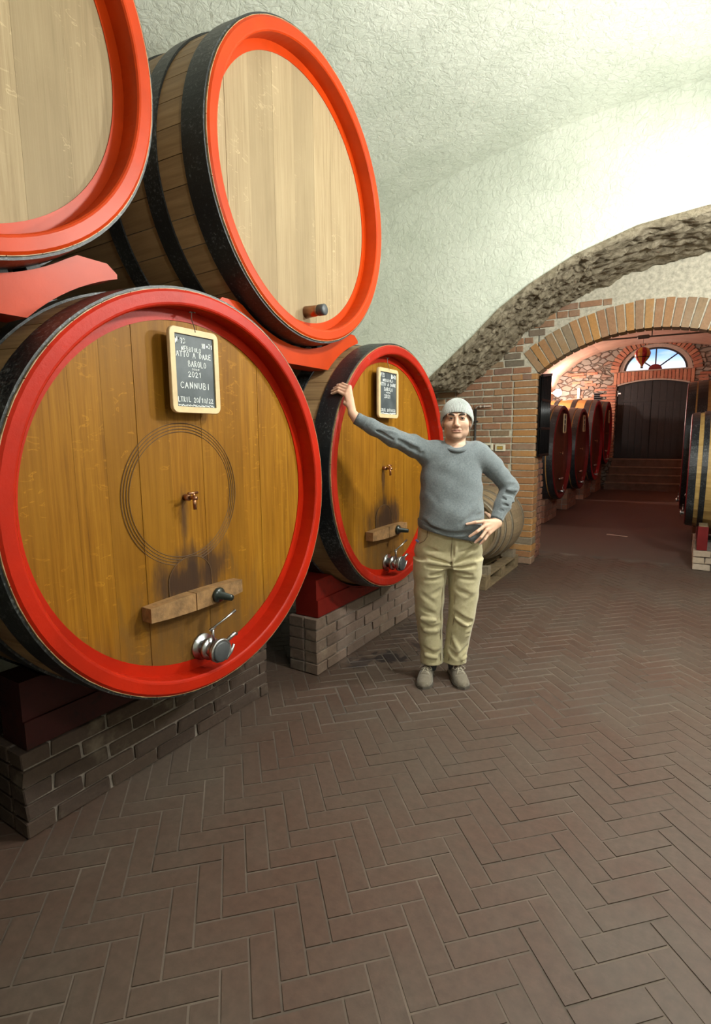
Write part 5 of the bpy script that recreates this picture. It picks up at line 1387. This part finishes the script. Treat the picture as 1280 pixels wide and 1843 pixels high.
def build_trousers():
    f = Field((-.24, -.18, .06), (.30, .24, 1.06), 0.0046); f.fold = 1.9
    fn, lo, hi = loftz([(0.76, .028, .045, .190, .118), (0.84, .027, .045, .207, .124), (0.92, .032, .038, .203, .126), (0.98, .034, .030, .192, .122), (1.03, .034, .030, .186, .118)], 2.3); f.add(fn, lo, hi, .03)
    for L in (LEG_R, LEG_L):
        fn, lo, hi = loftz(L[1:], 2.1); f.add(fn, lo, hi, .025)
    C = f.crease
    # crotch, pockets, thighs
    for s, cx in ((-1, -.08), (1, .13)):
        C((.025, -.07, .79), (cx+s*.06, -.07, .835), .012, .009); C((.025, -.07, .765), (cx+s*.04, -.07, .775), .012, .009); C((.022, -.06, .74), (cx+s*.02, -.065, .715), .012, .008)
        C((cx-s*.09, -.06, .70), (cx+s*.07, -.065, .68), .013, .006); C((cx-s*.06, -.065, .865), (cx+s*.09, -.06, .885), .014, .006)
        C((cx-s*.08, -.05, .63), (cx+s*.02, -.06, .585), .016, .006); C((cx+s*.08, -.05, .60), (cx-s*.01, -.06, .54), .016, .005)
    C((.024, -.10, .95), (.024, -.08, .77), .005, .005); C((.050, -.10, .94), (.046, -.09, .82), .014, -.006); C((.046, -.095, .82), (.028, -.08, .78), .010, -.004)
    # knees
    C((-.165, -.03, .400), (-.085, -.05, .375), .013, .016); C((-.085, -.05, .375), (-.015, -.03, .385), .013, .012); C((-.17, -.03, .432), (-.05, -.055, .425), .014, -.010)
    C((-.16, -.03, .352), (-.03, -.03, .345), .014, -.005); C((-.15, -.04, .50), (-.06, -.055, .465), .014, .006)
    C((.055, -.04, .47), (.125, -.055, .425), .013, .013); C((.125, -.055, .425), (.195, -.03, .395), .013, .013); C((.06, -.04, .435), (.15, -.05, .375), .012, -.010); C((.19, -.03, .375), (.12, -.05, .365), .012, .009)
    C((.185, -.02, .33), (.14, -.035, .325), .009, .006); C((.180, -.015, .30), (.14, -.035, .295), .009, .006)
    # bunching at the ankles
    C((-.14, -.01, .235), (-.06, -.025, .195), .014, .010); C((-.06, -.025, .195), (.005, -.01, .225), .012, .009); C((-.13, -.01, .185), (-.02, -.025, .165), .014, -.009); C((-.015, -.015, .30), (-.02, -.02, .19), .008, .008)
    C((.03, -.01, .22), (.085, -.025, .165), .014, .010); C((.15, 0, .235), (.085, -.025, .175), .013, .009); C((.05, -.02, .30), (.09, -.03, .22), .016, -.006); C((.155, .0, .175), (.12, -.02, .145), .012, -.010)
    X, Y, Z = f.ax[0][:, None, None], f.ax[1][None, :, None], f.ax[2][None, None, :]
    f.D += (0.0030*np.sin(31*X+21*Z+2)*np.sin(24*Z-14*X+6*Y)+0.0014*np.sin(58*X-49*Z)).astype(np.float32)
    f.cut(lambda X, Y, Z: (0.112-0.075*Y-Z)+0*X)
    o, V = field_obj('trousers', f, 'khaki_cotton', MAN)
    def on_front(x, z, rows, d=0.0):
        R = np.array(sorted(rows)); cx = np.interp(z, R[:, 0], R[:, 1]); cy = np.interp(z, R[:, 0], R[:, 2]); a = np.interp(z, R[:, 0], R[:, 3]); b = np.interp(z, R[:, 0], R[:, 4])
        q = max(0, 1-abs((x-cx)/a)**2.2)**(1/2.2); return (x, cy-b*q-d, z)
    PEL = [(0.76, .028, .045, .190, .118), (0.84, .027, .045, .207, .124), (0.92, .032, .038, .203, .126), (0.98, .034, .030, .192, .122), (1.03, .034, .030, .186, .118)]
    for nm, pts in (('pocket_seam', [(-.115, .99), (-.118, .955), (-.135, .925), (-.160, .905)]), ('pocket_seam', [(.120, .965), (.130, .93), (.160, .900), (.205, .888)])):
        obj(nm, tube([on_front(x, z, PEL, 0.0005) for x, z in pts], .0028, 6), 'khaki_seam', o, True)
    obj('fly_seam', tube([on_front(x, z, PEL, 0.0005) for x, z in ((.026, .97), (.025, .90), (.024, .83), (.024, .79))], .0025, 6), 'khaki_seam', o, True)
    for x, z in ((-.100, .985), (.10, .962)):
        p = on_front(x, z, PEL, 0.002); obj('belt_loop', box(p[0]-.006, p[0]+.006, p[1]-.002, p[1]+.006, z-.03, z+.03, .002), 'khaki_cotton', o)
    for rows, dx in ((LEG_R, .72), (LEG_L, -.72)):
        pts = []
        for z in np.linspace(.72, .14, 16):
            R = np.array(sorted(rows)); x = np.interp(z, R[:, 0], R[:, 1])+dx*np.interp(z, R[:, 0], R[:, 3]); pts.append(on_front(x, z, rows, -0.001))
        obj('inseam', tube(pts, .0022, 5), 'khaki_seam', o, True)
    obj('pocket_tag', xf(box(-.012, .012, -.002, .002, -.006, .006, .001), (-.176, -.03, .925), (0, .5, -.6)), 'plastic_blue', o)
build_trousers()
def shoe(x_heel, y_heel, ang, label):
    c, s = math.cos(ang), math.sin(ang)      # toe direction = (s, -c)
    def to_foot(X, Y): return (X-x_heel)*s-(Y-y_heel)*c, (X-x_heel)*c+(Y-y_heel)*s
    fx_ = [0.0, .02, .06, .10, .14, .19, .23, .262, .278]; hw = [.018, .031, .036, .038, .043, .050, .048, .035, .006]; ht = [.070, .075, .082, .090, .094, .078, .058, .043, .022]
    f = Field((min(x_heel, x_heel+.28*s)-.08, y_heel-.32, 0.0), (max(x_heel, x_heel+.28*s)+.08, y_heel+.06, .14), 0.0042)
    def fn(X, Y, Z):
        u, v = to_foot(X, Y); w = np.interp(u, fx_, hw); h = np.interp(u, fx_, ht)
        q = (np.abs(v/w)**2.3+np.abs(np.maximum(Z-.014, 0)/(h-.014))**2.2)**(1/2.2)
        d = (q-1)*np.minimum(w, h)*0.8
        end = np.maximum(u-.278, -u); return np.maximum(np.maximum(d, end), .014-Z)
    f.add(fn, (f.lo[0], f.lo[1], 0), (f.lo[0]+f.n[0]*f.h, f.lo[1]+f.n[1]*f.h, .14), .004)
    def P(u, v, z): return (x_heel+u*s+v*c, y_heel-u*c+v*s, z)
    f.crease(P(.205, -.04, .066), P(.205, .04, .066), .006, .003); f.crease(P(.190, -.045, .03), P(.145, -.03, .085), .004, .003); f.crease(P(.190, .045, .03), P(.145, .03, .085), .004, .003)
    o, V = field_obj('shoe', f, 'suede', MAN)
    o['label'] = label
    pts = [(u, w) for u, w in zip(fx_, hw)]
    out = [(u, -(w+.004)) for u, w in pts]+[(.283, 0)]+[(u, w+.004) for u, w in pts[::-1]]+[(-.005, 0)]
    obj('sole', prism([P(u, v, 0)[:2] for u, v in out], 0.0005, 0.017, 'xy'), 'shoe_sole', o)
    L = []
    for k, u in enumerate((.148, .166, .184)):
        z = np.interp(u, fx_, ht)+.003
        L.append(tube([P(u-.005, -.022, z-.010), P(u, 0, z+.001), P(u+.006, .022, z-.010)], .0026, 6))
    z = .097
    L.append(tube([P(.150, 0, z), P(.138, -.022, z+.008), P(.160, -.040, z-.010), P(.172, -.024, z-.012), P(.152, 0, z)], .0027, 6))
    L.append(tube([P(.150, 0, z), P(.142, .020, z+.008), P(.164, .040, z-.010), P(.176, .022, z-.014), P(.152, 0, z)], .0027, 6))
    L.append(tube([P(.152, 0, z), P(.178, -.012, z-.012), P(.200, -.022, z-.030)], .0027, 6)); L.append(tube([P(.152, 0, z), P(.178, .014, z-.012), P(.198, .028, z-.032)], .0027, 6))
    for l in L: obj('lace', l, 'shoe_lace', o, True)
    obj('tongue', xf(box(-.022, .022, -.02, .02, -.003, .004, .002), P(.125, 0, .098), (-.5, 0, ang)), 'suede', o)
for x in (-.068, .088): obj('sock', tube([(x, .09, .16), (x, .092, .11), (x, .095, .07), (x, .095, .045)], [.048, .046, .042, .036], 20), 'sock', MAN, True)
shoe(-.066, .165, math.radians(-16), 'shoe on his right foot')
shoe(.084, .165, math.radians(6), 'shoe on his left foot')
def beanie():
    nt_, nr = 360, 30
    c0 = (0, .008, .118); r = (.0970, .1055, .123)
    V = []; F = []
    def dirp(th, ph): return (r[0]*math.sin(ph)*math.cos(th), r[1]*math.sin(ph)*math.sin(th), r[2]*math.cos(ph))
    for k in range(nt_):
        th = 2*PI*k/nt_
        lo_, hi_ = 0.3, PI-0.2
        for _ in range(30):
            m = (lo_+hi_)/2; p = dirp(th, m); y, z = p[1]+c0[1], p[2]+c0[2]
            if z > .078-.80*y+0.10*abs(p[0]): lo_ = m
            else: hi_ = m
        phb = lo_
        for i in range(nr+3):
            if i <= nr:
                t = i/nr; ph = 0.02+(phb-0.02)*t; p = dirp(th, ph)
                rib = 0.0016*math.cos(60*th)*min(1, max(0, (t-0.12)*2.5))
                edge = max(0, (t-0.72)/0.28); g = 1+0.012*math.sin(PI*edge)
                nrm = Vector((p[0]/r[0]**2, p[1]/r[1]**2, p[2]/r[2]**2)).normalized()
                q = (c0[0]+p[0]*g+nrm.x*rib, c0[1]+p[1]*g+nrm.y*rib, c0[2]+p[2]*g+nrm.z*rib)
            else:
                p = dirp(th, phb); s = .965 if i == nr+1 else .90; up = 0.0 if i == nr+1 else .02
                q = (c0[0]+p[0]*s, c0[1]+p[1]*s, c0[2]+p[2]+up)
            V.append(tuple(hp(*q)))
    m = nr+3
    for k in range(nt_):
        k2 = (k+1) % nt_
        for i in range(m-1): F.append((k*m+i, k*m+i+1, k2*m+i+1, k2*m+i))
    fix_normals(obj('beanie', (V, F), 'beanie_knit', MAN, True))
beanie()
